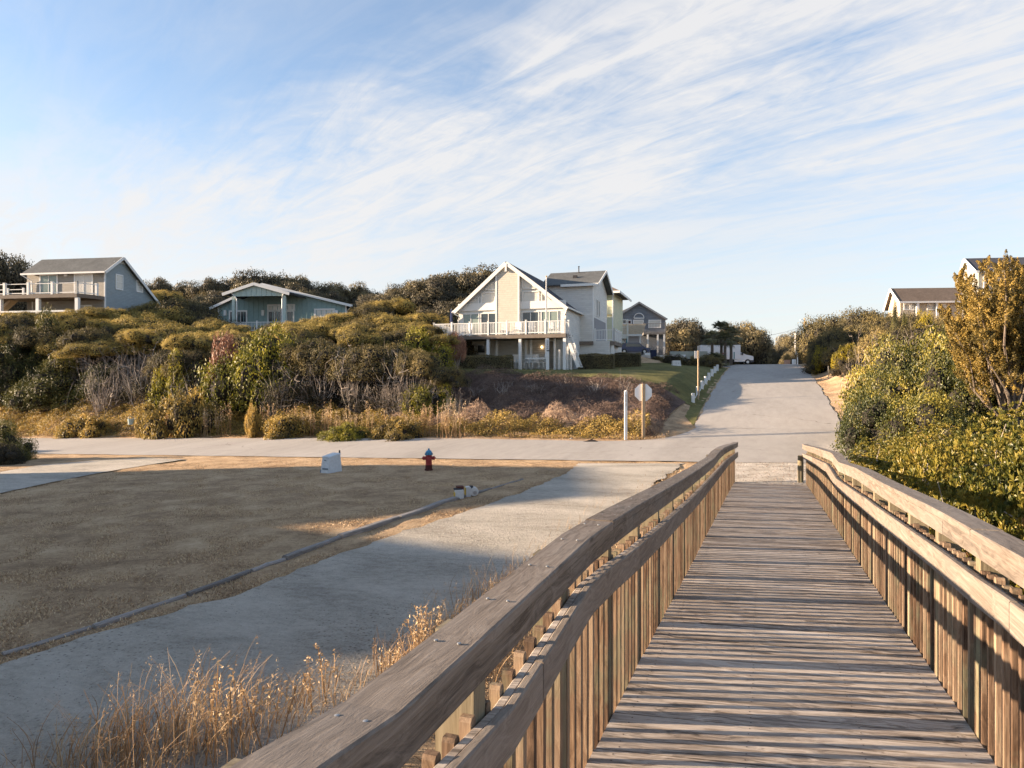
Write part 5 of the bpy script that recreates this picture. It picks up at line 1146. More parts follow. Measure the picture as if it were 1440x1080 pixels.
for i, (u, vt, Y, w, lab) in enumerate([(1245, 452, 36, 80, 'pale leafless branches above the right-hand thicket'), (1300, 447, 37, 90, 'whitish bare branches below the ranch house'), (1215, 462, 38, 60, 'bare white branches nearest the golden shrub'), (1350, 452, 33, 90, 'bare grey branches behind the bronze cedar'), (1400, 455, 30, 90, 'grey bare brush under the bronze cedar crown'), (1340, 470, 29, 80, 'tangled grey brush left of the cedar trunk')]):
    p = P0(u, 0, Y); h = (-(vt-540)/F*Y)-p.z; w = w/F*Y
    t = thing('bare_thicket', lab, 'shrub', p, float(rng.uniform(0, 6.28)), 'bare pale branches on the right hill'); t.scale = (w/3.0, w/3.0, max(h, 1.2)/2.3); link('stems', TW[i % 3], t)
def bronze_cedar():
    """irregular windswept juniper: sprays of tufts carried on long rising limbs"""
    Y = 22.0; p = P0(1425, 0, Y); t = thing('bronze_cedar', 'large bronze orange windswept cedar in front of the white house', 'tree', p)
    rg = np.random.default_rng(77); mb = MB(); Pp = []; Dd = []; Tt = []
    tips = [(1352,382),(1385,372),(1412,362),(1430,372),(1365,398),(1398,392),(1440,395),(1350,432),(1385,420),(1420,410),(1455,405),(1340,462),(1375,448),(1410,438),(1450,430),(1480,380),(1500,400),(1490,440),(1470,450),(1370,470),(1400,465),(1440,460),(1360,415),(1405,378),(1425,390),(1345,480),(1362,452),(1335,452),(1372,408),(1392,405),(1415,398),(1348,395),(1436,382),(1385,458),(1418,452),(1402,425),(1368,435),(1325,435)]
    for (u, v) in tips:
        e = at(u, v, Y+rg.uniform(-1.8, 1.8))-p; b = Vector((rg.uniform(-.2, .2), rg.uniform(-.2, .2), .3+rg.uniform(0, 1.2)))
        m = b.lerp(e, .5)+Vector((rg.uniform(-.3, .3), rg.uniform(-.3, .3), -.35)); m2 = b.lerp(e, .75)+Vector((rg.uniform(-.15, .15), 0, -.25))
        mb.tube([Vector((0, 0, -.3)), b, m, m2, e], [.11, .07, .035, .02, .008], 5, rg.random())
        d0 = (e-m2).normalized(); n = 40
        for j in range(n):          # tufts along the outer half of the limb
            q = rg.uniform(.0, 1.0); c = m.lerp(m2, q*2) if q < .5 else m2.lerp(e, q*2-1); r = .50*(1.15-q)
            if q < .35 and rg.random() < .5: continue
            off = Vector(rg.normal(0, 1, 3)); off.normalize(); c = c+off*r*rg.uniform(.3, 1.0); dirn = (d0*.9+off*.9+Vector((0, 0, .5))).normalized(); ti = rg.uniform(.25, .8); ln = rg.uniform(.22, .45)
            for k in range(130):
                a = rg.random(); w = Vector(rg.normal(0, 1, 3)); w.normalize(); pp = c+dirn*ln*a+w*(.115*(1.1-a)); Pp.append(tuple(pp)); Dd.append(tuple((dirn*.2+w).normalized())); Tt.append(ti+rg.uniform(-.18, .18))
    Pp = np.array(Pp); V, Fc = leaves(Pp, np.array(Dd), .075, .028, rg, False, .5)
    link('foliage', npmesh('foliage', V, Fc, LEAF['bronze'], np.repeat(np.array(Tt), 4)), t); mb.build('branches', M_bark, t)
bronze_cedar()
def rosette_mesh(seed, R=(1.35, 1.35, 1.4), nb=26, br=.48, n=8600, per=7, L=.054, Wd=.021, leaf='near', squash=.85):
    """broad-leaved shrub: whorls of folded leaves at the twig tips"""
    rg = np.random.default_rng(seed); C = []; Rb = []
    for i in range(nb):
        ph = rg.uniform(0, 2*math.pi); el = math.asin(rg.uniform(-.1, 1)); k = rg.uniform(.4, .92); C.append([R[0]*k*math.cos(ph)*math.cos(el), R[1]*k*math.sin(ph)*math.cos(el), R[2]*(.12+.88*k*math.sin(el))]); Rb.append(br*rg.uniform(.65, 1.3))
    C = np.array(C); Rb = np.array(Rb); b = rg.choice(nb, n, p=Rb**2/np.sum(Rb**2)); d = rg.normal(0, 1, (n, 3)); d /= np.linalg.norm(d, axis=1)[:, None]; q = np.array([1, 1, squash])
    P = C[b]+d*q*(Rb[b]*rg.uniform(.78, 1.14, n))[:, None]; D = np.linalg.norm((P[:, None]-C[None])/q, axis=2)/Rb[None]; D[np.arange(n), b] = 9; k = (D.min(1) > .74) & (P[:, 2] > .0); P, d, b = P[k], d[k], b[k]; n = len(P)
    ax = d+rg.normal(0, .35, (n, 3))+np.array([-.15, 0, .35]); ax /= np.linalg.norm(ax, axis=1)[:, None]
    t1 = np.cross(ax, rg.normal(0, 1, (n, 3))); t1 /= np.linalg.norm(t1, axis=1)[:, None]; t2 = np.cross(ax, t1); VV = []; TT = []; ti = .48+.35*(rg.random(nb)[b]-.5)+.35*(rg.random(n)-.5)
    sz = rg.uniform(.75, 1.3, n)
    for j in range(per):
        a = 2*math.pi*j/per+rg.uniform(-.3, .3, n); op = rg.uniform(.35, 1.05, n)
        dr = (t1*np.cos(a)[:, None]+t2*np.sin(a)[:, None])*np.sin(op)[:, None]+ax*np.cos(op)[:, None]; sd = np.cross(dr, ax); sd /= np.linalg.norm(sd, axis=1)[:, None]+1e-9; up = np.cross(sd, dr)
        l = (L*sz*rg.uniform(.8, 1.2, n))[:, None]; w = (Wd*sz*rg.uniform(.8, 1.2, n))[:, None]; o = P+dr*l*.08
        VV.append(np.stack([o, o+dr*l*.45+sd*w*.5+up*w*.2, o+dr*l*.78+sd*w*.42+up*w*.15, o+dr*l-up*w*.2, o+dr*l*.78-sd*w*.42+up*w*.15, o+dr*l*.45-sd*w*.5+up*w*.2], 1)); TT.append(np.repeat(ti+rg.uniform(-.12, .12, n), 6))
    V = np.concatenate(VV).reshape(-1, 3); k = np.arange(len(V)//6)*6; Fc = np.concatenate([np.stack([k, k+1, k+2, k+3], 1), np.stack([k, k+3, k+4, k+5], 1)])
    me = npmesh('leaves', V, Fc, LEAF[leaf], np.concatenate(TT)); V, Fc = [], []
    for c, r in zip(C, Rb): v, f = sphere(c, r*.40, 8, 6, (1, 1, squash), rg); o = len(V); V += v; Fc += [tuple(o+i for i in kk) for kk in f]
    cm = npmesh('core', V, Fc, M_fillerbrown); tw = MB(); rr = random.Random(seed)
    for i in range(60):
        j = rr.randrange(nb); e = Vector(C[j])+Vector((rr.gauss(0, 1), rr.gauss(0, 1), rr.gauss(0, 1))).normalized()*Rb[j]*1.0; m = Vector(C[j])*.6; tw.tube([(0, 0, 0), m, Vector(C[j]), e], [.03, .018, .010, .004], 4, rr.random())
    o = tw.build('tmp', M_greybark); lme = o.data; bpy.data.objects.remove(o); return me, lme, None, R
PROTO['near'] = [rosette_mesh(201), rosette_mesh(202), rosette_mesh(203)]
# near shrubs beside the ramp: (downhill s, lateral x, radius scale, height top z, label)
near = [(6.6, 2.75, 1.0, .05, 'golden leaved shrub nearest the viewer beside the right railing'), (8.3, 2.7, 1.05, .22, 'tall golden shrub at the right picture edge'), (8.0, 4.0, 1.2, .6, 'tall golden shrub mostly beyond the right picture edge'), (10.0, 3.0, 1.15, .20, 'rounded golden shrub behind the tall edge one'), (10.4, 4.3, 1.2, .55, 'high golden shrub at the edge under the cedar'), (12.0, 2.8, 1.1, -.10, 'yellow green shrub against the middle of the right railing'), (12.3, 4.3, 1.25, .15, 'broad yellow green shrub back from the railing'), (13.9, 2.9, 1.1, -.35, 'greener shrub against the right railing past the middle'), (14.6, 4.5, 1.3, -.05, 'green and gold shrub well back from the railing'), (15.8, 2.9, 1.1, -.60, 'green shrub near the far end of the railing'), (17.0, 4.4, 1.3, -.35, 'green shrub behind the end of the railing'), (17.8, 2.9, 1.05, -1.0, 'small green shrub at the foot of the ramp'), (19.4, 4.2, 1.3, -.75, 'green shrub by the sandy foot of the ramp'), (19.6, 2.9, .9, -1.35, 'smallest green shrub nearest the street'), (21.6, 4.4, 1.3, -.8, 'green shrub spreading towards the street corner'), (5.0, 3.0, 1.0, .0, 'golden shrub just outside the right edge of the view'), (9.0, 5.6, 1.4, .9, 'tall golden shrub far right of the railing'), (12.0, 6.2, 1.5, .8, 'high shrub far right below the bronze cedar')]
for i, (s, x, sc, zt, lab) in enumerate(near):
    X, Yw = sx(s, x); z = float(H(s, x))-.25; R = 1.4; zt -= .15; hz = (zt-z)/(R*1.28); sc *= .86
    t = place('near', i, (X, Yw, z), float(rng.uniform(0, 6.28)), (sc, sc, hz), 'broadleaf_shrub', lab, 'shrub', 'broad leaved shrubs right of the ramp')

for i, (X, Yw, sc) in enumerate([(-37, 31.5, 1.1), (-38, 34.5, 1.0), (-34, 37.0, .75), (-36, 29.5, .9)]):  # unseen oaks added to cast shade over the side driveway
    place('bg', i, (X, Yw, h1(X, Yw)-.3), i*1.0, sc, 'live_oak', 'unseen live oak added beyond the left picture edge to shade the side driveway', 'tree', 'added shade oaks left of the lot')
# ---- hedges
def hedge(u0, u1, v0, v1, Y, dep, leaf, lab, seed):
    a = P0(u0, 0, Y, 0); b = P0(u1, 0, Y, 0); w = b.x-a.x; zt = -(v0-540)/F*Y; zb = min(a.z, b.z)-.1; hh = zt-zb; c = Vector(((a.x+b.x)/2, Y+dep/2, zb)); t = thing('clipped_hedge', lab, 'hedge', c)
    rg = np.random.default_rng(seed); n = int(5200*(w*hh+w*dep+2*dep*hh)/4); A = np.array([w*hh, w*hh, w*dep, dep*hh, dep*hh]); f = rg.choice(5, n, p=A/A.sum()); q = rg.uniform(-.5, .5, (n, 3)); N = np.zeros((n, 3))
    for i, (ax, sg) in enumerate([(1, -1), (1, 1), (2, 1), (0, -1), (0, 1)]): m = f == i; q[m, ax] = sg*.5; N[m, ax] = sg
    P = q*np.array([w, dep, hh])+np.array([0, 0, hh/2]); P += N*(rg.normal(0, .03, n)+.05*np.sin(P[:, 0]*3+seed))[:, None]; P += rg.normal(0, .02, P.shape)
    V, Fc = leaves(P, N, .07, .045, rg, False, .9); link('foliage', npmesh('foliage', V, Fc, LEAF[leaf], np.repeat(.35+.4*rg.random(n), 4)), t)
    MB().box(-w/2+.1, w/2-.1, -dep/2+.1, dep/2-.1, 0, hh-.1).build('filler_core', M_filler, t)  # solid dark box filling the hedge so no light passes
hedge(637, 720, 500.5, 521, 53.0, 1.4, 'hedge', 'long clipped hedge in front of the cream house', 1)
hedge(815, 864, 498.5, 520, 56.5, 1.6, 'hedge', 'boxy clipped hedge glowing gold at the stair foot', 2)
hedge(864, 901, 497, 514.5, 62.0, 1.6, 'hedge', 'darker clipped hedge right of the golden one', 3)
# ---- low bare shrubs along the top of the bank
for i, (u, v, Y) in enumerate([(671, 538, 45), (708, 539, 44.5), (753, 541, 44.3), (796, 541, 44.5), (838, 543, 43.8), (880, 549, 43.2)]):
    p = P0(u, 0, Y-.6, .05); t = thing('crape_myrtle', ['leafless', 'leafless', 'leafless', 'leafless', 'leafless', 'leafless'][i]+' whitish vase shaped shrub on the bank, '+['first from the left', 'second from the left', 'third from the left', 'third from the right', 'second from the right', 'nearest the stop sign'][i], 'shrub', p, i*1.1, 'leafless shrubs along the top of the bank'); t.scale = (1.1, 1.1, 1.25); link('stems', TWS[i % 2], t)

# ---- roadside strip: low vines, weeds and straw (uncountable)
def strip_veg(name, s0, s1, x0, x1, n, hmax, leaf, L_, W_, seed, zfun, jit=1.0, lab='', cat='plants', tint=(.2, .6)):
    rg = np.random.default_rng(seed); s = rg.uniform(s0, s1, n); x = rg.uniform(x0, x1, n); base = H(s, x); top = zfun(s, x)*hmax; z = base+top*np.sqrt(rg.random(n)); P = np.stack([s*D0+x*D1, s*D1-x*D0, z], 1); keep = top > .03; P = P[keep]
    N = np.tile(np.array([-.4, -.6, .8]), (len(P), 1)); V, Fc = leaves(P, N, L_, W_, rg, False, jit); o = link(name, npmesh(name, V, Fc, LEAF[leaf], np.repeat(tint[0]+tint[1]*rg.random(len(P)), 4)))
    tag(o, lab, cat, kind='stuff'); return o
def lump(s, x): return np.clip(.62+.2*np.sin(x*.9+1)+.16*np.sin(x*2.3+s*1.3)+.14*np.sin(x*4.7-s*2.1), .3, 1.2)*np.clip((s-33.75)/.9, 0, 1)*np.clip((np.where(x > -22, 36.6, 37.6)-s)/.8, 0, 1)
strip_veg('roadside_undergrowth', 33.8, 37.6, -64, -5.6, 150000, 1.25, 'road', .10, .05, 1, lump, lab='low band of golden vines and weeds along the far side of the street', tint=(.15, .5))
strip_veg('roadside_straw', 33.2, 35.2, -62, -4.5, 26000, .32, 'straw', .14, .012, 3, lambda s, x: .5+.5*np.sin(x*1.7)*np.sin(x*.6), lab='short straw grass on the verge beyond the street', tint=(.2, .6))
def vine(s, x): return np.clip(.55+.3*np.sin(x*1.3+s)+.25*np.sin(x*2.9-s*1.7)+.2*np.sin(s*3.1+x), .1, 1.2)*np.clip((-5.0-x)/1.2, 0, 1)*np.clip((s-35.2)/1, 0, 1)
strip_veg('dead_vines', 35.4, 45.0, -26, -5.0, 60000, .55, 'vine', .34, .016, 7, vine, jit=1.6, lab='matted purplish brown dead vines on the bank below the lawn', tint=(.0, .55))
def vine2(s, x): return np.clip(.6+.4*np.sin(x*1.1+.5)+.3*np.sin(x*2.7), .1, 1.3)*np.clip((s-34.9)/.8, 0, 1)*np.clip((38-s)/1.2, 0, 1)*np.clip((-5.0-x)/1.5, 0, 1)
strip_veg('pink_brown_vines', 34.9, 38, -21, -4.6, 26000, 1.15, 'vine', .30, .020, 8, vine2, jit=1.6, lab='sunlit tangle of tan and pinkish vines at the foot of the bank', tint=(.35, .55))
def weeds(name, pts, h, lab, grp, leafmat='straw'):
    pass
TW_W = None
def weed_mesh(seed, h=1.1):
    rg = np.random.default_rng(seed); V = []; Fc = []; T_ = []
    for i in range(7):
        p = np.array([rg.normal(0, .12), rg.normal(0, .12), 0]); d = np.array([rg.normal(0, .14), rg.normal(0, .14), 1.0]); hh = h*rg.uniform(.6, 1); o = len(V); a = np.array([math.cos(i), math.sin(i), 0])
        for j in range(6): q = p+d*hh*j/5; w = .012*(1-.4*j/5); V += [q-a*w, q+a*w]; T_ += [.3, .3]
        Fc += [(o+2*j, o+2*j+1, o+2*j+3, o+2*j+2) for j in range(5)]
        for j in range(26):
            q = p+d*hh*rg.uniform(.55, 1.05)+rg.normal(0, .035, 3); b = rg.normal(0, 1, 3); b /= np.linalg.norm(b); c = rg.normal(0, 1, 3); c /= np.linalg.norm(c); o = len(V); V += [q-b*.035, q+c*.016, q+b*.035, q-c*.016]; T_ += [.75]*4; Fc.append((o, o+1, o+2, o+3))
    return npmesh('stems', V, Fc, LEAF['straw'], T_)
WM = [weed_mesh(s) for s in (1, 2, 3)]
wg = 'dry seed heads standing in the roadside weeds'
for i, u in enumerate([255, 283, 292, 305, 318, 388, 415, 420, 432, 440, 452, 460, 488, 493, 520, 570, 590, 600, 606, 612, 620, 628, 634, 640, 648, 240, 268, 350, 372, 404, 474, 545, 582]):
    Y = 44.0-.019*(u-250)+rng.uniform(-.4, .4); Y = max(Y, 36.2); p = P0(u, 0, Y, 0); t = thing('weed_stalk', 'dry tan weed stalks with seed heads by the far side of the street', 'weed', p, float(rng.uniform(0, 6)), wg); t.scale = (1, 1, float(rng.uniform(1.2, 2.0))); link('stems', WM[i % 3], t)
plant('mound', 1, 355, 566, 41.5, 34, 'roadside_shrub', 'small upright golden bush at the street edge', 'shrub')
plant('mound', 0, 262, 545, 44.0, 130, 'roadside_shrub', 'wide golden vine covered mound at the street edge', 'shrub')
plant('mound', 1, 225, 560, 45.0, 80, 'roadside_shrub', 'lower golden mound left of the widest one', 'shrub')
plant('yellow', 2, 485, 590, 38.0, 80, 'roadside_shrub', 'low green bush spilling towards the street', 'shrub')
plant('mound', 0, 120, 582, 47.0, 110, 'roadside_shrub', 'low golden bush under the broad cedar', 'shrub')
plant('mound', 1, 400, 578, 41.0, 100, 'roadside_shrub', 'low tan mound right of the small upright bush', 'shrub')
plant('mound', 0, 560, 586, 37.5, 110, 'roadside_shrub', 'low golden mound across the street from the hydrant', 'shrub')
plant('cedar', 0, 8, 586, 33.0, 78, 'young_cedar', 'young cedar at the left picture edge beside the driveway', 'tree')
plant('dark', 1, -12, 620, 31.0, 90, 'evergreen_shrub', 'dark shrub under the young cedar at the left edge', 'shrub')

# ---- grass on the lot
def blades(name, X, Yw, h, w, leaf, seed, lean=.5, lab='', kind='stuff', cat='grass', tint=(.15, .7), seg=1):
    rg = np.random.default_rng(seed); n = len(X); s, x = to_sx(X, Yw); z = H(s, x)-.01; B = np.stack([X, Yw, z], 1); a = rg.uniform(0, 2*math.pi, n); S = np.stack([np.cos(a), np.sin(a), 0*a], 1)
    d = np.stack([rg.normal(0, lean, n), rg.normal(0, lean, n), np.ones(n)], 1); d /= np.linalg.norm(d, axis=1)[:, None]; hh = (h*rg.uniform(.4, 1.2, n))[:, None]; ww = (w*rg.uniform(.6, 1.2, n))[:, None]
    m = B+d*hh*.5; tip = B+d*hh+np.stack([rg.normal(0, .3, n), rg.normal(0, .3, n), -.1+0*a], 1)*hh*.35
    V = np.stack([B-S*ww, B+S*ww, m+S*ww*.7, m-S*ww*.7, tip], 1).reshape(-1, 3); k = np.arange(n)*5
    Fq = np.stack([k, k+1, k+2, k+3], 1); tipf = np.stack([k+3, k+2, k+4, k+4], 1)
    me = npmesh(name, V, np.concatenate([Fq, np.stack([k+3, k+2, k+4, k+4], 1)])[:len(Fq)], LEAF[leaf], np.repeat(tint[0]+tint[1]*rg.random(n), 5))
    o = link(name, me); tag(o, lab, cat, kind=kind); return o
def lot_grass():
    rg = np.random.default_rng(21); n = 380000
    Yw = 5.5+24*rg.random(n)**1.1; X = (rg.uniform(-.79, .25, n))*Yw; s, x = to_sx(X, Yw)
    k = (s < 25.65) & (x < -1.3) & ~inside(polyD, X, Yw) & ~inside(polyS, X, Yw); X, Yw = X[k], Yw[k]
    cl = np.sin(X*2.1+Yw)+np.sin(X*3.7-Yw*2.3)+np.sin(X*.7+Yw*4.1); k = rg.random(len(X)) < np.clip(.62+.2*cl, .12, 1); X, Yw = X[k], Yw[k]
    blades('dormant_grass', X, Yw, .07, .008, 'turf', 22, .9, 'short dormant brown grass covering the lot left of the driveway', tint=(.1, .75))
    n = 9000; a = rg.choice(len(DL)-2, n)+1; q = rg.random(n); A_ = np.array([tuple(p) for p in DL]); P = A_[a]*(1-q)[:, None]+A_[np.minimum(a+1, len(DL)-1)]*q[:, None]
    X = P[:, 0]+rg.normal(0, .10, n); Yw = P[:, 1]+rg.normal(0, .10, n); k = Yw < 26; blades('driveway_fringe_grass', X[k], Yw[k], .05, .005, 'turf', 23, 1.0, 'ragged brown grass fringing the gravel driveway', tint=(.2, .7))
lot_grass()
def lawn_grass():
    rg = np.random.default_rng(31); n = 60000; s = rg.uniform(43, 74, n); x = rg.uniform(-24, -3.7, n); k = (s > np.interp(x, [-25,-17,-12,-9,-6.5,-4], [44,44.6,45.3,44.8,43.6,43])) & (s < np.interp(x, [-25,-21,-17,-12,-9,-4], [53,56,60,67,74,75])); s, x = s[k], x[k]
    X, Yw = sx(s, x); blades('lawn_grass', X, Yw, .09, .012, 'lawn', 32, .7, 'mown green grass of the sloping front lawn', tint=(.15, .6))
lawn_grass()
def tall_grass():
    rg = np.random.default_rng(41); X = []; Yw = []; Hh = []
    # clumps on the strip between driveway and ramp
    for (u, v, n, r, h) in [(110,1075,160,.25,.5),(150,1068,200,.26,.55),(200,1078,420,.30,.75),(235,1050,420,.30,.95),(275,1045,380,.30,.80),(120,1085,200,.3,.5),(315,1050,150,.22,.55),(395,1000,130,.22,.50),(440,985,120,.20,.5),(360,1040,160,.25,.55),(560,955,160,.22,.60),(590,940,200,.22,.6),(620,915,300,.25,.62),(650,895,340,.28,.66),(690,865,320,.3,.66),(720,845,300,.32,.7),(745,825,240,.35,.6),(775,805,200,.4,.55),(800,785,170,.5,.45),(840,745,150,.6,.4),(880,712,120,.7,.4),(925,690,160,.6,.4),(700,905,300,.35,.7),(640,960,260,.3,.7),(760,850,260,.35,.6),(480,1010,200,.3,.5),(560,1000,260,.3,.7),(520,980,120,.3,.5)]:
        g = G(u, v); k = int(n*.30) if u < 330 else int(n*(.60 if 580 < u < 780 else .32)); h = h*.74 if u < 330 else h*.66; X += list(g.x+rg.normal(0, r, k)); Yw += list(g.y+rg.normal(0, r, k)); Hh += list(h*rg.uniform(.5, 1.15, k))
    X = np.array(X); Yw = np.array(Yw); Hh = np.array(Hh); n = len(X); s, x = to_sx(X, Yw); z = H(s, x); V = []; Fc = []; T_ = []; seg = 5
    a = rg.uniform(0, 2*math.pi, n); S = np.stack([np.cos(a), np.sin(a), 0*a], 1); d = np.stack([rg.normal(.06, .16, n), rg.normal(0, .16, n), np.ones(n)], 1); bend = np.stack([rg.normal(.12, .25, n), rg.normal(0, .25, n), -.12+0*a], 1); B = np.stack([X, Yw, z-.02], 1); rows = []
    for j in range(seg+1):
        q = j/seg; p = B+d*(Hh*q)[:, None]+bend*(Hh*q**2.2)[:, None]; w = (.0038*(1-.8*q)+.0006); rows += [p-S*w, p+S*w]
    V = np.stack(rows, 1).reshape(-1, 3); k = np.arange(n)*(2*(seg+1)); Fc = np.concatenate([np.stack([k+2*j, k+2*j+1, k+2*j+3, k+2*j+2], 1) for j in range(seg)]); T_ = np.repeat(.2+.65*rg.random(n), 2*(seg+1))
    # seed plumes on a part of the stems
    m = rg.random(n) < .30; tp = (B+d*Hh[:, None]+bend*Hh[:, None])[m]; k = 14; P = np.repeat(tp, k, 0)-np.repeat(d[m]*.14, k, 0)*rg.random((len(tp)*k, 1))+rg.normal(0, .010, (len(tp)*k, 3)); V2, F2 = leaves(P, np.tile([0, 0, .3], (len(P), 1)), .022, .006, rg, False, 1.2)
    o = link('tall_dry_grass', npmesh('tall_dry_grass', np.concatenate([V, V2]), np.concatenate([Fc, F2+len(V)]), LEAF['straw'], np.concatenate([T_, np.repeat(.5+.4*rg.random(len(P)), 4)]))); tag(o, 'tall golden dry grass along the driveway beside the left railing', 'grass', kind='stuff')
    # dark dead stalks
    for i, (u, v, h) in enumerate([(318, 1075, .75), (366, 1055, .62), (452, 998, .5), (590, 950, .62), (612, 935, .6), (545, 965, .4)]):
        g = G(u, v); t = thing('dead_weed', 'dark brown dead weed stalk beside the driveway, '+['left one of the nearest pair', 'right one of the nearest pair', 'single one before the rail', 'left of the tall pair by the rail', 'right of the tall pair by the rail', 'shortest one'][i], 'weed', g, i*1.3, 'dead weed stalks beside the driveway'); t.scale = (.55, .55, h*.95); link('stems', WM[i % 3], t)
tall_grass()
# leaf litter and debris under the ramp edge
def palms():
    def frond_mesh(seed, n=24, R=1.25):
        rg = np.random.default_rng(seed); V = []; Fc = []; T_ = []
        for i in range(n):
            ph = rg.uniform(0, 2*math.pi); el = rg.uniform(-.6, 1.4); d = np.array([math.cos(ph)*math.cos(el), math.sin(ph)*math.cos(el), math.sin(el)]); st = d*R*.5; side = np.cross(d, [0, 0, 1.0]); side /= np.linalg.norm(side)+1e-9; up = np.cross(side, d); t = rg.uniform(.2, .8)
            o = len(V); V += [side*.01, -side*.01, st-side*.012, st+side*.012]; T_ += [t]*4; Fc.append((o, o+1, o+2, o+3))
            for j in range(17):
                a = -1.35+2.7*j/16; dr = d*math.cos(a)+side*math.sin(a); L_ = R*.62*(1-.18*abs(a)); e = st+dr*L_+np.array([0, 0, -.32*L_])+rg.normal(0, .03, 3); m = st+dr*L_*.5+up*.02; w = np.cross(dr, up)*.028; o = len(V); V += [st, m+w, e, m-w]; T_ += [t+rg.uniform(-.1, .1)]*4; Fc.append((o, o+1, o+2, o+3))
        return npmesh('fronds', V, Fc, LEAF['palm'], T_)
    fm = [frond_mesh(1, 34), frond_mesh(2, 30), frond_mesh(3, 34)]
    for i, (u, vt, vb, Y, R, lab) in enumerate([(1014, 455, 500, 80, 1.0, 'sabal palm with the tallest crown before the box truck'), (1028, 462, 505, 81, .95, 'sabal palm right of the tallest one, nearest the truck cab'), (1002, 466, 503, 79, .85, 'sabal palm left of the tallest one'), (1020, 468, 503, 78.5, .9, 'sabal palm in front of the others')]):
        p = P0(u, 0, Y, 0); zt = -(vt+11-540)/F*Y-p.z; t = thing('sabal_palm', lab, 'palm tree', p, i*1.0, 'sabal palms by the box truck'); MB().tube([(0, 0, -.2), (.05, 0, zt*.5), (0, .05, zt)], [.2, .17, .15], 8).build('trunk', M_bark, t); c = link('crown', fm[i % 3], t, (0, 0, zt)); c.scale = (R*1.25,)*3
    for i, (u, Y, sc, lab) in enumerate([(1004, 77, .95, 'low palmetto at the foot of the palms'), (1013, 76.5, .8, 'low palmetto right of the other one')]):
        p = P0(u, 0, Y, -.4); t = thing('palmetto', lab, 'plant', p); c = link('fronds', fm[i], t); c.scale = (sc*1.2,)*3
palms()
for i, (u, vt, Y, w, lab) in enumerate([(947, 496, 72, 22, 'round brownish shrub left of the white utility box'), (968, 498, 71, 20, 'brown shrub right of the white utility box'), (990, 497, 71, 22, 'brown shrub left of the palmettos'), (925, 500, 75, 20, 'low shrub before the white boat wall'), (1000, 500, 70, 22, 'low shrub at the end of the bollards')]):
    plant('oak', i, u, vt, Y, w, 'garden_shrub', lab, 'shrub', 'garden shrubs beyond the lawn')
for i, (u, Y, hh, lab) in enumerate([(923, 84, 3.6, 'tan half bare tree before the grey gabled house'), (912, 80, 2.6, 'short tan bare tree beside the annex'), (931, 82, 2.4, 'low tan bare tree right of the taller one')]):
    p = P0(u, 0, Y); t = thing('bare_tree', lab, 'tree', p, i*1.7, 'bare trees before the grey house'); t.scale = (.95, .95, hh/2.3); link('stems', TW[i % 3], t)

# ------------------------------------------------------------------ street furniture and small things
def hydrant():
    p = G(603, 661.5); t = thing('fire_hydrant', 'red fire hydrant with a light blue cap on the dry grass', 'fire hydrant', p, .1)
    k = 31/F*p.y/.80
    t.scale = (k, k, k)
    red = mat('faded_red_paint', (.30, .035, .035), .55, var=.25, scale=9); dk = mat('rusty_dark_red', (.07, .018, .015), .8, var=.3, scale=12); bl = mat('light_blue_paint', (.05, .22, .38), .5, var=.15, scale=10)
    MB().lathe([(.15, -.05), (.15, .05), (.125, .06), (.125, .19), (.13, .20)], n=18).build('base', dk, t, smooth=False)
    b = MB().lathe([(.115, .20), (.112, .56), (.118, .57)], n=18).build('barrel', red, t)
    MB().lathe([(.145, .57), (.145, .61), (.125, .62), (.12, .66), (.09, .71), (.045, .74), (.03, .745), (.03, .80), (.012, .80)], n=18).build('bonnet', bl, t)
    for s in (-1, 1):
        n = MB().lathe([(.062, s*.08), (.062, s*.17), (.075, s*.175), (.075, s*.21), (.03, s*.22), (.03, s*.25)], (0, 0, .45), 12, axis='x').build('nozzle', red, t)
    MB().lathe([(.085, -.10), (.085, -.15), (.095, -.155), (.095, -.19), (.03, -.20), (.03, -.23)], (0, 0, .40), 14, axis='y').build('pumper_cap', red, t)
    f = MB()
    for i in range(8): a = i*math.pi/4; f.lathe([(.012, .555), (.012, .63)], (.135*math.cos(a), .135*math.sin(a), 0), 6)
    f.build('flange_bolts', dk, t)
hydrant()
def pedestal():
    p = G(466, 664); t = thing('utility_pedestal', 'white scuffed utility pedestal box on the lawn beside the street', 'utility box', p, -.55); w = mat('scuffed_white', (.55, .58, .60), .55, var=.18, scale=9); k = 26/F*p.y
    mb = MB(); mb.hexa([(-.22, -.32, -.05), (.22, -.32, -.05), (.22, .32, -.05), (-.22, .32, -.05), (-.18, -.26, k*.84), (.18, -.26, k*.84), (.18, .26, k*.96), (-.18, .26, k*.96)]); mb.build('cabinet', w, t)
    mb = MB(); mb.hexa([(-.20, -.29, k*.84), (.20, -.29, k*.84), (.20, .29, k*.96), (-.20, .29, k*.96), (-.17, -.24, k*.90), (.17, -.24, k*.90), (.17, .25, k*1.02), (-.17, .25, k*1.02)]); mb.build('lid', w, t)
    lb = mat('grey_label', (.16, .20, .23), .6); MB().box(-.12, .14, -.325, -.29, .12, .18).build('label_plate', lb, t); MB().box(-.06, .03, -.300, -.26, k*.66, k*.70).build('label_plate', lb, t)
    MB().box(-.23, -.20, -.33, -.15, .0, .10).build('corner_scuff', lb, t)
    q = G(477.5, 656); s = thing('marker_stake', 'dark thin marker stake behind the white utility pedestal', 'stake', q); MB().box(-.03, .03, -.01, .01, -.1, k*.95).build('stake', mat('dark_stake', (.05,.05,.05), .7), s)
pedestal()
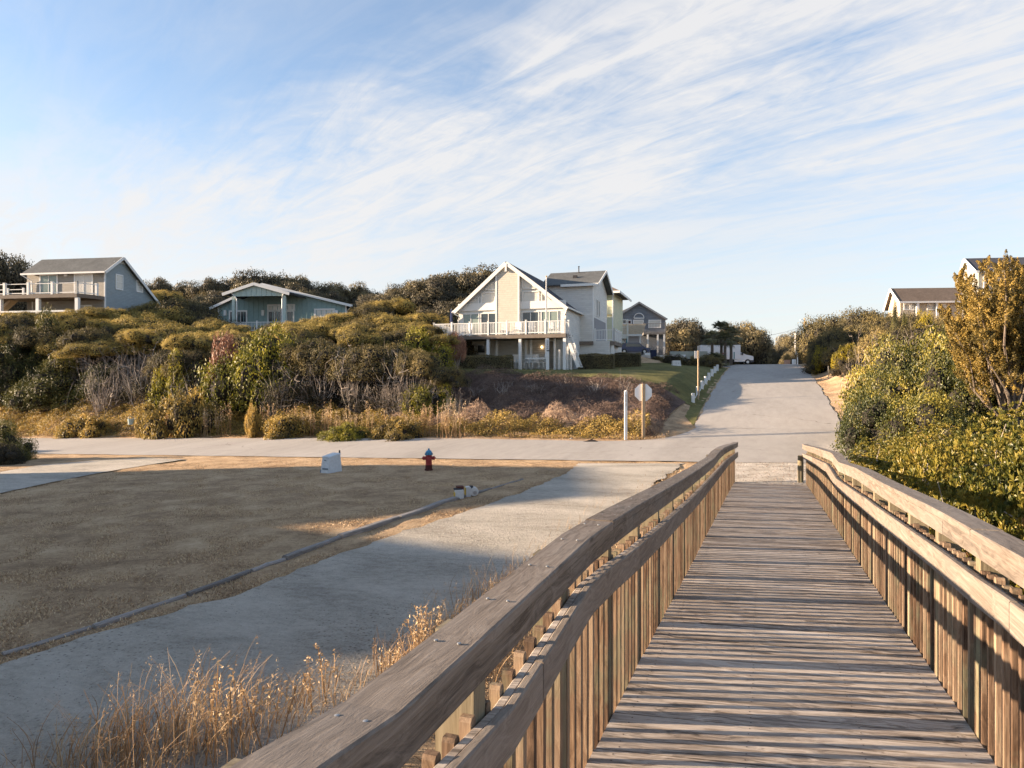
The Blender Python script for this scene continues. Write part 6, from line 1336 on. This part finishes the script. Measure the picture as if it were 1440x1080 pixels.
def little_boxes():
    yl = mat('yellow_plastic', (.55, .38, .05), .5); wh = mat('dirty_white_plastic', (.55, .56, .55), .5, var=.15, scale=12); rd = mat('rusty_cap', (.09, .03, .02), .8)
    p = G(645.5, 701); t = thing('white_canister', 'small white boxy canister with a yellow edge beside the timber edging', 'canister', p, .25); t.scale = (.85,)*3
    MB().box(-.13, .13, -.10, .10, 0, .27).build('body', wh, t); MB().box(-.155, -.131, -.10, .06, .02, .2).build('yellow_strip', yl, t); MB().box(-.15, .10, -.02, .14, .27, .31).build('lid', M_dark, t); MB().box(-.05, .16, .06, .30, .20, .36).build('rusty_bracket', rd, t)
    p = G(660.5, 697.5); t = thing('white_canister', 'rounded white canister with a dark opening, right of the boxy one', 'canister', p, .2); t.scale = (.85,)*3
    MB().box(-.13, .02, -.14, .12, 0, .30).build('body', wh, t); MB().box(-.155, -.131, -.13, .1, .02, .27).build('yellow_strip', yl, t); MB().lathe([(.13, -.13), (.14, -.10), (.14, .12), (.10, .16)], (.13, 0, .145), 16, axis='y').build('drum', wh, t); MB().box(.0, .10, -.10, .1, .25, .32).build('opening', M_dark, t); MB().lathe([(.06, -.145), (.06, -.132)], (.15, 0, .12), 12, axis='y').build('dial', M_metal, t)
little_boxes()
def timbers():
    px = [(-40, 935), (0, 922), (130, 882), (262, 838), (352, 805), (400, 788), (478, 758), (560, 731), (640, 702.5), (690, 688), (735, 674)]
    P = [G(u, v) for u, v in px]; labs = ['nearest weathered timber of the lawn edging, at the left picture edge', 'weathered edging timber, second from the left', 'weathered edging timber, third from the left', 'short edging timber with a split end in the middle', 'short edging timber right of the split one', 'edging timber leading to the lit grass patch', 'edging timber below the white canisters, left part', 'edging timber right under the white canisters', 'edging timber just past the white canisters', 'last buried edging timber before the street']
    for i, (a, b) in enumerate(zip(P[:-1], P[1:])):
        d = b-a; L_ = math.hypot(d.x, d.y); o = Vector((a.x, a.y, 0)); mb = MB(); n = max(4, int(L_/.35)); rg = random.Random(i); vs = []; up = [.03,.03,.035,.05,.05,.07,.09,.085,.05,.03][i]; hw = [.03,.03,.035,.045,.05,.06,.075,.08,.06,.04][i]
        for j in range(n+1):
            q = j/n; x = .02+(L_-.04)*q; y = rg.uniform(-.012, .012); w = hw+rg.uniform(-.006, .006); wp = a.lerp(b, q); z = h1(wp.x, wp.y)-a.z; hh = up+rg.uniform(-.008, .008); vs += [(x, y-w, z-.1), (x, y+w, z-.1), (x, y+w, z+hh-.02), (x, y+w-.02, z+hh), (x, y-w+.02, z+hh), (x, y-w, z+hh-.02)]
        fs = [tuple(range(6)), tuple(range(n*6, n*6+6))[::-1]]+[(k*6+m, k*6+(m+1) % 6, (k+1)*6+(m+1) % 6, (k+1)*6+m) for k in range(n) for m in range(6)]; mb.add(vs, fs, rg.random())
        ob = mb.build('landscape_timber', M_timber, None, (a.x, a.y, a.z)); ob.rotation_euler = (0, 0, math.atan2(d.y, d.x)); tag(ob, labs[i], 'timber', 'timbers edging the lawn')
timbers()
def signs():
    p = P0(905, 0, 33.8, 0); p.z = at(0, 608.5, 33.8).z; h = at(0, 539.5, 33.8).z-p.z; t = thing('stop_sign', 'blank grey back of an octagonal street sign on a wooden post', 'sign', p, -.02)
    MB().box(-.075, .075, -.06, .06, -.4, h).build('post', M_tanpost, t); r = .455; zc = h-.44; pts = [(r*math.cos(R_(22.5+45*i)), zc+r*math.sin(R_(22.5+45*i))) for i in range(8)]
    s = MB().prism(pts, 'y', .062, .072).build('sign_plate', mat('bare_aluminium', (.74, .78, .82), .5, metal=.2, var=.08, scale=5), t)
    r2 = r-.02; MB().prism([(r2*math.cos(R_(22.5+45*i)), zc+r2*math.sin(R_(22.5+45*i))) for i in range(8)], 'y', .0725, .076).build('sign_face', mat('sign_red', (.45, .02, .02), .5), s); bo = MB()
    for z in (zc-.25, zc+.25): bo.lathe([(.02, -.07), (.02, -.062)], (0, 0, z), 8, axis='y')
    bo.build('bolts', M_metal, t)
    p = P0(880, 0, 33.6, 0); p.z = at(0, 610, 33.6).z; h = at(0, 550, 33.6).z-p.z; t = thing('street_name_post', 'slim white street name post with small vertical black letters', 'sign', p, .05)
    MB().box(-.065, .065, -.065, .065, -.3, h).build('post', M_white, t); MB().lathe([(.07, 0), (.05, .03), (.0, .05)], (0, 0, h), 4).build('cap', M_white, t)
    text('lettering', 'O\nC\nE\nA\nN\n \nD\nR', .085, M_dark, t, (0, -.068, h-.46), (R_(90), 0, 0), .002)
    # small sign on a tall wooden post beside the bollards
    Y = 44.5; p = P0(982, 0, Y, 0); h = at(0, 493, Y).z-p.z; t = thing('roadside_sign', 'small white sign plate high on a thin wooden post by the bollards', 'sign', p, R_(12)); MB().box(-.04, .04, -.035, .035, -.3, h).build('post', M_tanpost, t); MB().box(-.24, .10, .052, .062, h-.5, h-.02).build('sign_plate', M_white, t)
signs()
def bollards():
    spots = [(974.6, 555.2, 541.0), (981.2, 544.5, 533.2), (987.2, 537.2, 526.3), (992.4, 530.5, 520.2), (996.8, 526.1, 516.0), (1001.3, 522.2, 512.9), (1005.4, 519.0, 510.2), (1008.9, 517.4, 508.6)]
    s0 = [43.6, 46.8, 50.4, 54.0, 57.6, 61.3, 65.4, 69.0]
    lab = ['first white bollard at the low end of the lawn', 'second white bollard up, beside the wooden sign post', 'third white bollard from the low end', 'fourth white bollard from the low end', 'fourth white bollard from the top end', 'third white bollard from the top end', 'last but one white bollard at the top of the lawn', 'topmost white bollard at the end of the row']
    base = None; pts = []
    for i, (u, v0, v1) in enumerate(spots):
        # depth from the row's line beside the road
        tt = (u-720)/F; xx = -4.25; s = xx*(-tt*D0-D1)/(D0-tt*D1); Y = D1*s-D0*xx; X = (u-720)/F*Y; p = Vector((X, Y, h1(X, Y))); pts.append(p)
        if base is None:
            base = thing('bollard', lab[i], 'bollard', p, .1, 'white wooden bollards beside the street'); MB().box(-.085, .085, -.085, .085, -.4, .60).build('post', M_white, base); MB().hexa([(-.10, -.10, .60), (.10, -.10, .60), (.10, .10, .60), (-.10, .10, .60), (-.07, -.07, .635), (.07, -.07, .635), (.07, .07, .635), (-.07, .07, .635)]).build('cap', M_white, base); KIDS[base.name] = list(base.children) or [o for o in bpy.data.objects if o.parent == base]
        else: dup(base, p, .1+i*.03, label=lab[i])
    for i, (a, b) in enumerate(zip(pts[:-1], pts[1:])):
        m = a.lerp(b, .5)+Vector((0, 0, .12)); o = MB().tube([a+Vector((0, 0, .33))-a, a.lerp(b, .25)+Vector((0, 0, .20))-a, m-a, a.lerp(b, .75)+Vector((0, 0, .20))-a, b+Vector((0, 0, .33))-a], .022, 5).build('rope', M_white, None, a); tag(o, 'white rope slung between two of the white bollards', 'rope', 'ropes between the bollards')
bollards()
def truck():
    Y = 92.0; p = P0(1035, 0, Y, 0); p.z = at(0, 513.0, Y).z; t = thing('box_truck', 'white box truck with a teal stripe parked across the street crest', 'truck', p, -.10); f = F/Y
    def X(u): return (u-1035)/f
    def Z(v): return -(v-540)/f-p.z
    w = mat('truck_white', (.66, .68, .70), .35, .5); teal = mat('truck_teal', (.03, .18, .20), .5)
    MB().box(X(985.5), X(1041), -.1, 2.2, .75, Z(485)).build('cargo_box', w, t)
    MB().box(X(1031.5), X(1033), -.106, -.1005, .8, Z(495)).build('stripe', teal, t); MB().box(X(1016), X(1022), -.106, -.1005, Z(497.5), Z(496.3)).build('red_mark', mat('red_decal', (.5, .06, .05), .5), t)
    zc = Z(495); prof = [(X(1033), .42), (X(1058.5), .42), (X(1059), .85), (X(1058), 1.18), (X(1049), 1.36), (X(1043.5), zc-.12), (X(1040), zc), (X(1033), zc)]
    cab = MB().prism(prof, 'y', 0, 2.0).build('cab', w, t)
    MB().prism([(X(1037.3), 1.38), (X(1043.2), 1.38), (X(1045.5), 1.40), (X(1042.2), zc-.2), (X(1039.5), zc-.15), (X(1037.3), zc-.15)], 'y', -.012, -.002).build('side_window', M_glass, cab)
    MB().slab([(X(1048.8)+.01, .1, 1.38), (X(1043.7)+.01, .1, zc-.12), (X(1043.7)+.01, 1.9, zc-.12), (X(1048.8)+.01, 1.9, 1.38)], .02).build('windscreen', M_glass, cab)
    MB().box(X(1043), X(1044.2), -.22, -.05, 1.30, 1.62).build('wing_mirror', M_dark, t); MB().box(X(1034.5), X(1035.3), -.02, -.002, 1.05, 1.12).build('handle', M_dark, cab)
    MB().box(X(1054), X(1059.6), -.02, 2.02, .38, .62).build('bumper', mat('dark_bumper', (.06,.065,.08), .5), t); MB().box(X(1057.3), X(1058.9), -.012, .25, .92, 1.10).build('headlight', M_trim, t)
    for u in (1051, 996):
        for y in (-.03, 1.8):
            wh = MB().lathe([(.2, 0), (.36, .0), (.38, .03), (.38, .2), (.36, .23), (.2, .23)], (X(u), y, .38), 20, axis='y').build('wheel', M_rubber, t); MB().lathe([(.04, -.012), (.18, -.005), (.2, .01)], (X(u), y, .38), 14, axis='y').build('rim', M_trim, wh)
    MB().box(X(986), X(1056), .25, 1.85, .42, .75).build('chassis', M_dark, t)
truck()
def parked_car():
    Y = 80.0; p = P0(889, 0, Y, 0); t = thing('parked_car', 'dark blue car parked under the annex with the tan roof', 'car', p, .15); b = mat('navy_car_paint', (.015, .03, .10), .25, .6)
    k = at(0, 487, Y).z-p.z; s = max(.9, min(1.3, k/1.5)); t.scale = (s, s, s)
    MB().prism([(-2.1, .3), (2.1, .3), (2.15, .75), (1.3, .92), (.75, 1.42), (-1.2, 1.45), (-1.9, .95), (-2.15, .8)], 'y', -.85, .85).build('body', b, t); MB().prism([(-1.15, .95), (1.05, .95), (.68, 1.36), (-1.1, 1.38)], 'y', -.862, -.852).build('side_window', M_glass, t)
    for x in (-1.35, 1.35): wh = MB().lathe([(.1, 0), (.32, 0), (.33, .04), (.33, .2), (.1, .2)], (x, -.9, .33), 16, axis='y').build('wheel', M_rubber, t); MB().lathe([(.03, -.01), (.17, 0)], (x, -.9, .33), 12, axis='y').build('rim', M_trim, wh)
parked_car()
def far_bits():
    Y = 68; p = P0(951, 0, Y, 0); w = 12.5/F*Y; h = at(0, 507, Y).z-p.z
    t = thing('utility_cabinet', 'squat white tapered utility cabinet at the top of the lawn', 'utility box', p); MB().hexa([(-w/2, -.3, -.1), (w/2, -.3, -.1), (w/2, .3, -.1), (-w/2, .3, -.1), (-w*.42, -.22, h), (w*.42, -.22, h), (w*.42, .22, h), (-w*.42, .22, h)]).build('cabinet', M_trim, t)
    m = MB(); m.box(-w*.12, -w*.08, -.30, -.25, h*.4, h*.6); m.box(w*.16, w*.20, -.30, -.25, h*.4, h*.6); m.build('latches', M_metal, t)
    # low pale garden wall and parked trailer-like boat
    Y = 84; a, b = P0(965, 0, Y, .5), P0(995, 0, Y, .5); zt = at(0, 494, Y).z; wl = MB().box(a.x-2.0, b.x, Y, Y+.2, a.z, zt); o = wl.build('garden_wall', mat('pale_green_wall', (.42, .44, .38), .8, var=.1, scale=2)); tag(o, 'long pale greenish garden wall behind the far shrubs', 'wall')
    Y = 79; p = P0(925, 0, Y, -.5); t = thing('white_boat', 'white boat hull resting on low blocks beyond the lawn', 'boat', (p.x, p.y, p.z)); z = at(0, 500, Y).z-p.z
    L_ = 3.2; mb = MB(); secs = []; vs = []
    for i in range(9):
        q = i/8; x = -L_+2*L_*q; wd = .85*math.sin(math.pi*min(1, .35+q*.65)*.98)+.05; hh = .0+.22*max(0, q-.5); vs += [(x, -wd, z+hh), (x, -wd*.7, z-.55), (x, 0, z-.75+.3*max(0, q-.7)), (x, wd*.7, z-.55), (x, wd, z+hh)]
    mb.add(vs, [(i*5+j, i*5+j+1, (i+1)*5+j+1, (i+1)*5+j) for i in range(8) for j in range(4)]+[(i*5, (i+1)*5, (i+1)*5+4, i*5+4) for i in range(8)]+[(0,1,2,3,4), (40,41,42,43,44)]); mb.build('hull', M_white, t); MB().box(-L_*.5, -L_*.1, -.5, .5, z, z+.28).build('console', M_trim, t)
    for x in (-1.6, 1.4): MB().box(x-.2, x+.2, -.5, .5, -.6, z-.6).build('block', M_dark, t)
    p = P0(871+40, 0, 74, 0); 
    Y = 76; p = P0(919, 0, Y, 0); t = thing('blue_bin', 'dark blue lidded bin among the shrubs beyond the lawn', 'bin', p); MB().hexa([(-.26, -.25, 0), (.26, -.25, 0), (.26, .25, 0), (-.26, .25, 0), (-.32, -.32, .95), (.32, -.32, .95), (.32, .32, .95), (-.32, .32, .95)]).build('body', mat('bin_blue', (.01, .02, .06), .5), t); MB().box(-.34, .34, -.34, .36, .955, 1.02).build('lid', mat('bin_blue', (.01, .03, .12), .5), t)
    # utility pole with wire
    Y = 105; p = P0(1131.5, 0, Y, 0); h = at(0, 447, Y).z-p.z; t = thing('utility_pole', 'weathered utility pole with a small lamp arm right of the street', 'utility pole', p); MB().lathe([(.17, -.5), (.15, h*.5), (.11, h)], n=10).build('pole', M_tanpost, t)
    MB().tube([(-.05, 0, h-.5), (-.4, 0, h-.2), (-.6, 0, h-.25)], .03, 6).build('lamp_arm', M_metal, t); MB().lathe([(.08, -.12), (.10, -.04), (.05, .05)], (-.62, 0, h-.28), 10).build('lamp_head', M_trim, t)
    a = p+Vector((0, 0, at(0, 459, Y).z-p.z)); b = at(1000, 470, 150)
    o = MB().tube([(0, 0, 0)]+[tuple((a.lerp(b, q)-a)+Vector((0, 0, -4.2*q*(1-q)*1.2))) for q in (.15, .3, .45, .6, .75, .9, 1.0)], .022, 4).build('power_cable', M_dark, None, a); tag(o, 'thin dark power cable sagging across the pale sky to the pole', 'cable')
    Y = 108; p = P0(1118.5, 0, Y, 0); h = at(0, 469, Y).z-p.z; t = thing('pale_pole', 'short whitish pole left of the tall utility pole', 'pole', p); MB().lathe([(.13, -.3), (.10, h)], n=8).build('pole', M_white, t); MB().box(-.25, .45, -.08, .08, h-1.5, h-1.3).build('crossarm', M_white, t)
    Y = 100; p = P0(1107, 0, Y, 0); t = thing('brick_planter', 'small pinkish planter with a brown shrub at the street crest', 'planter', p); MB().lathe([(.35, -.3), (.42, .5), (.48, .9), (.40, .9)], n=12).build('pot', mat('pink_clay', (.45, .27, .19), .8, var=.15, scale=5), t); o = link('shrub', PROTO['gold'][0][0], t, (0, 0, .9)); o.scale = (.25, .25, .45); o.data = PROTO['oak'][0][0]
    Y = 95; p = P0(1121.5, 0, Y, 0); t = thing('white_mailbox', 'white mailbox on a post right of the street crest', 'mailbox', p); MB().box(-.06, .06, -.06, .06, -.2, 2.2).build('post', M_white, t); MB().box(-.16, .22, -.3, .3, 1.5, 1.85).build('box', M_white, t); MB().box(-.14, .14, -.12, .12, 2.2, 2.5).build('lantern', M_white, t)
    p = P0(1116.5, 0, 96, 0); t = thing('white_bin', 'white drum beside the mailbox at the street crest', 'bin', p); MB().lathe([(.26, -.1), (.27, .8), (.2, .85)], n=14).build('drum', M_white, t)
    # soil mound, stones, bucket at the far side of the street
    def heap(u, v, w, h, name, lab, cat, mt, seed):
        p = G(u, v); rg = np.random.default_rng(seed); n, m = 26, 14; V = []; ww = w/F*p.y/2; hh = h/F*p.y
        for i in range(m+1):
            for j in range(n):
                q = i/m; a = 2*math.pi*j/n; r = (1-q)*(1+.18*math.sin(a*3+seed)+rg.uniform(-.10, .10)); V.append((ww*r*math.cos(a), ww*.7*r*math.sin(a), hh*(q**1.3)*(1+rg.uniform(-.10, .10))-.03))
        Fc = [(i*n+j, i*n+(j+1) % n, (i+1)*n+(j+1) % n, (i+1)*n+j) for i in range(m) for j in range(n)]; o = link(name, npmesh(name, V, Fc, mt), None, (p.x, p.y, p.z)); tag(o, lab, cat); return p, ww, hh
    soil = mat('clod_soil', (.24, .15, .09), .95, var=.45, scale=9, bump=1.0, bscale=25); dark = mat('dark_soil', (.035, .028, .026), .95, var=.4, scale=8, bump=.8)
    p, ww, hh = heap(911, 616, 26, 15, 'dirt_mound', 'lumpy brown root and dirt mound at the foot of the street sign', 'dirt mound', soil, 3)
    rg = np.random.default_rng(5); n = 900; th = rg.uniform(0, 6.28, n); r = rg.random(n)**.5; P = np.stack([p.x+ww*r*np.cos(th), p.y+ww*.7*r*np.sin(th), p.z+hh*(1-r)**1.1+rg.uniform(-.02, .08, n)], 1); V, Fc = leaves(P, np.tile([0, 0, .5], (n, 1)), .16, .014, rg, False, 1.5); o = link('root_tangle', npmesh('root_tangle', V, Fc, LEAF['vine'], np.repeat(.3+.5*rg.random(n), 4))); tag(o, 'fine dry roots sticking out of the dirt mound', 'roots', kind='stuff')
    heap(832, 621.5, 34, 5, 'asphalt_lump', 'flat dark lump of broken asphalt at the street edge', 'rubble', dark, 4); heap(806, 614, 22, 6, 'dark_log', 'dark fallen log end by the street', 'log', dark, 6)
    heap(803, 616.8, 8, 2.4, 'pale_stone', 'small pale stone beside the dark fallen log', 'stone', M_concrete, 7); heap(933, 612, 9, 3, 'pale_stone', 'small pale stone right of the dirt mound', 'stone', M_concrete, 8)
    p = G(817, 614.5); t = thing('short_stake', 'short pale leaning stake beside the dark log', 'stake', p); m = MB().tube([(0, 0, -.1), (-.05, 0, .25)], [.05, .07], 8).build('stake', M_concrete, t)
    for i, (u, v, w) in enumerate([(622, 656.5, 14), (638, 654, 12)]): heap(u, v, w, 1.4, 'flat_stone', ['flat pale stone right of the hydrant', 'second flat pale stone further right of the hydrant'][i], 'stone', M_concrete, 9+i)
    p = P0(184, 0, 43.6, 0); z = at(0, 597, 43.6).z; t = thing('street_bucket', 'pale blue green bucket hanging in the brush by the street', 'bucket', (p.x, p.y, z)); MB().lathe([(.14, 0), (.20, .36), (.18, .36)], n=14).build('body', mat('pale_bucket', (.30, .37, .36), .5), t); MB().tube([(-.19, 0, .34), (-.1, 0, .52), (.1, 0, .52), (.19, 0, .34)], .01, 4).build('handle', M_metal, t)
    p = P0(1166, 0, 40, 0)
    p = G(1165, 533); t = thing('wire_post', 'thin grey post under the golden shrub right of the street', 'post', p); MB().box(-.03, .03, -.03, .03, -.2, 1.0).build('post', M_metal, t)
far_bits()
def sand_litter():
    rg = np.random.default_rng(91); n = 1500; s = rg.uniform(19.9, 25.8, n); x = rg.uniform(-1.4, 1.8, n); X, Yw = sx(s, x); z = H(s, x)+.03; P = np.stack([X, Yw, z], 1); V, Fc = leaves(P, np.tile([0, 0, 1.0], (n, 1)), .06, .015, rg, False, .5); o = link('sand_litter', npmesh('sand_litter', V, Fc, LEAF['vine'], np.repeat(.1+.8*rg.random(n), 4))); tag(o, 'scattered twigs and leaf bits on the sand at the foot of the ramp', 'litter', kind='stuff')
    n = 5200; s = rg.uniform(-1, 25.4, n); x = -1.6-np.abs(rg.normal(0, .6, n)); X, Yw = sx(s, x); blades('ramp_fringe_grass', X, Yw, .16, .006, 'straw', 92, .8, 'sparse straw coloured grass along the left foot of the ramp', tint=(.0, .7))
sand_litter()
def gravel_stones():
    rg = np.random.default_rng(95); n = 22000; Yw = 4.5+20*rg.random(n); X = rg.uniform(-.78, .25, n)*Yw; k = inside(polyD, X, Yw); X, Yw = X[k], Yw[k]; cl = np.sin(X*1.1+Yw*1.9)+np.sin(X*2.9-Yw*.8); k = rg.random(len(X)) < np.clip(.3+.35*cl, .03, 1); X, Yw = X[k], Yw[k]; n = len(X)
    s, x = to_sx(X, Yw); z = H(s, x)+.012; r = rg.uniform(.004, .013, n); V = []; base = np.array([(1,0,0),(-.5,.85,0),(-.5,-.85,0),(0,0,.8)]); a = rg.uniform(0, 6.28, n); c, s_ = np.cos(a), np.sin(a)
    B = base[None]*r[:, None, None]; Bx = B[..., 0]*c[:, None]-B[..., 1]*s_[:, None]; By = B[..., 0]*s_[:, None]+B[..., 1]*c[:, None]; V = np.stack([Bx+X[:, None], By+Yw[:, None], B[..., 2]+z[:, None]], -1).reshape(-1, 3); k = np.arange(n)*4
    Fc = np.concatenate([np.stack([k, k+1, k+3], 1), np.stack([k+1, k+2, k+3], 1), np.stack([k+2, k, k+3], 1)]); o = link('loose_gravel', npmesh('loose_gravel', V, Fc, mat('gravel_stone', (.34, .315, .275), .9, var=.45, scale=3))); tag(o, 'loose grey gravel stones scattered on the driveway', 'gravel', kind='stuff')
gravel_stones()
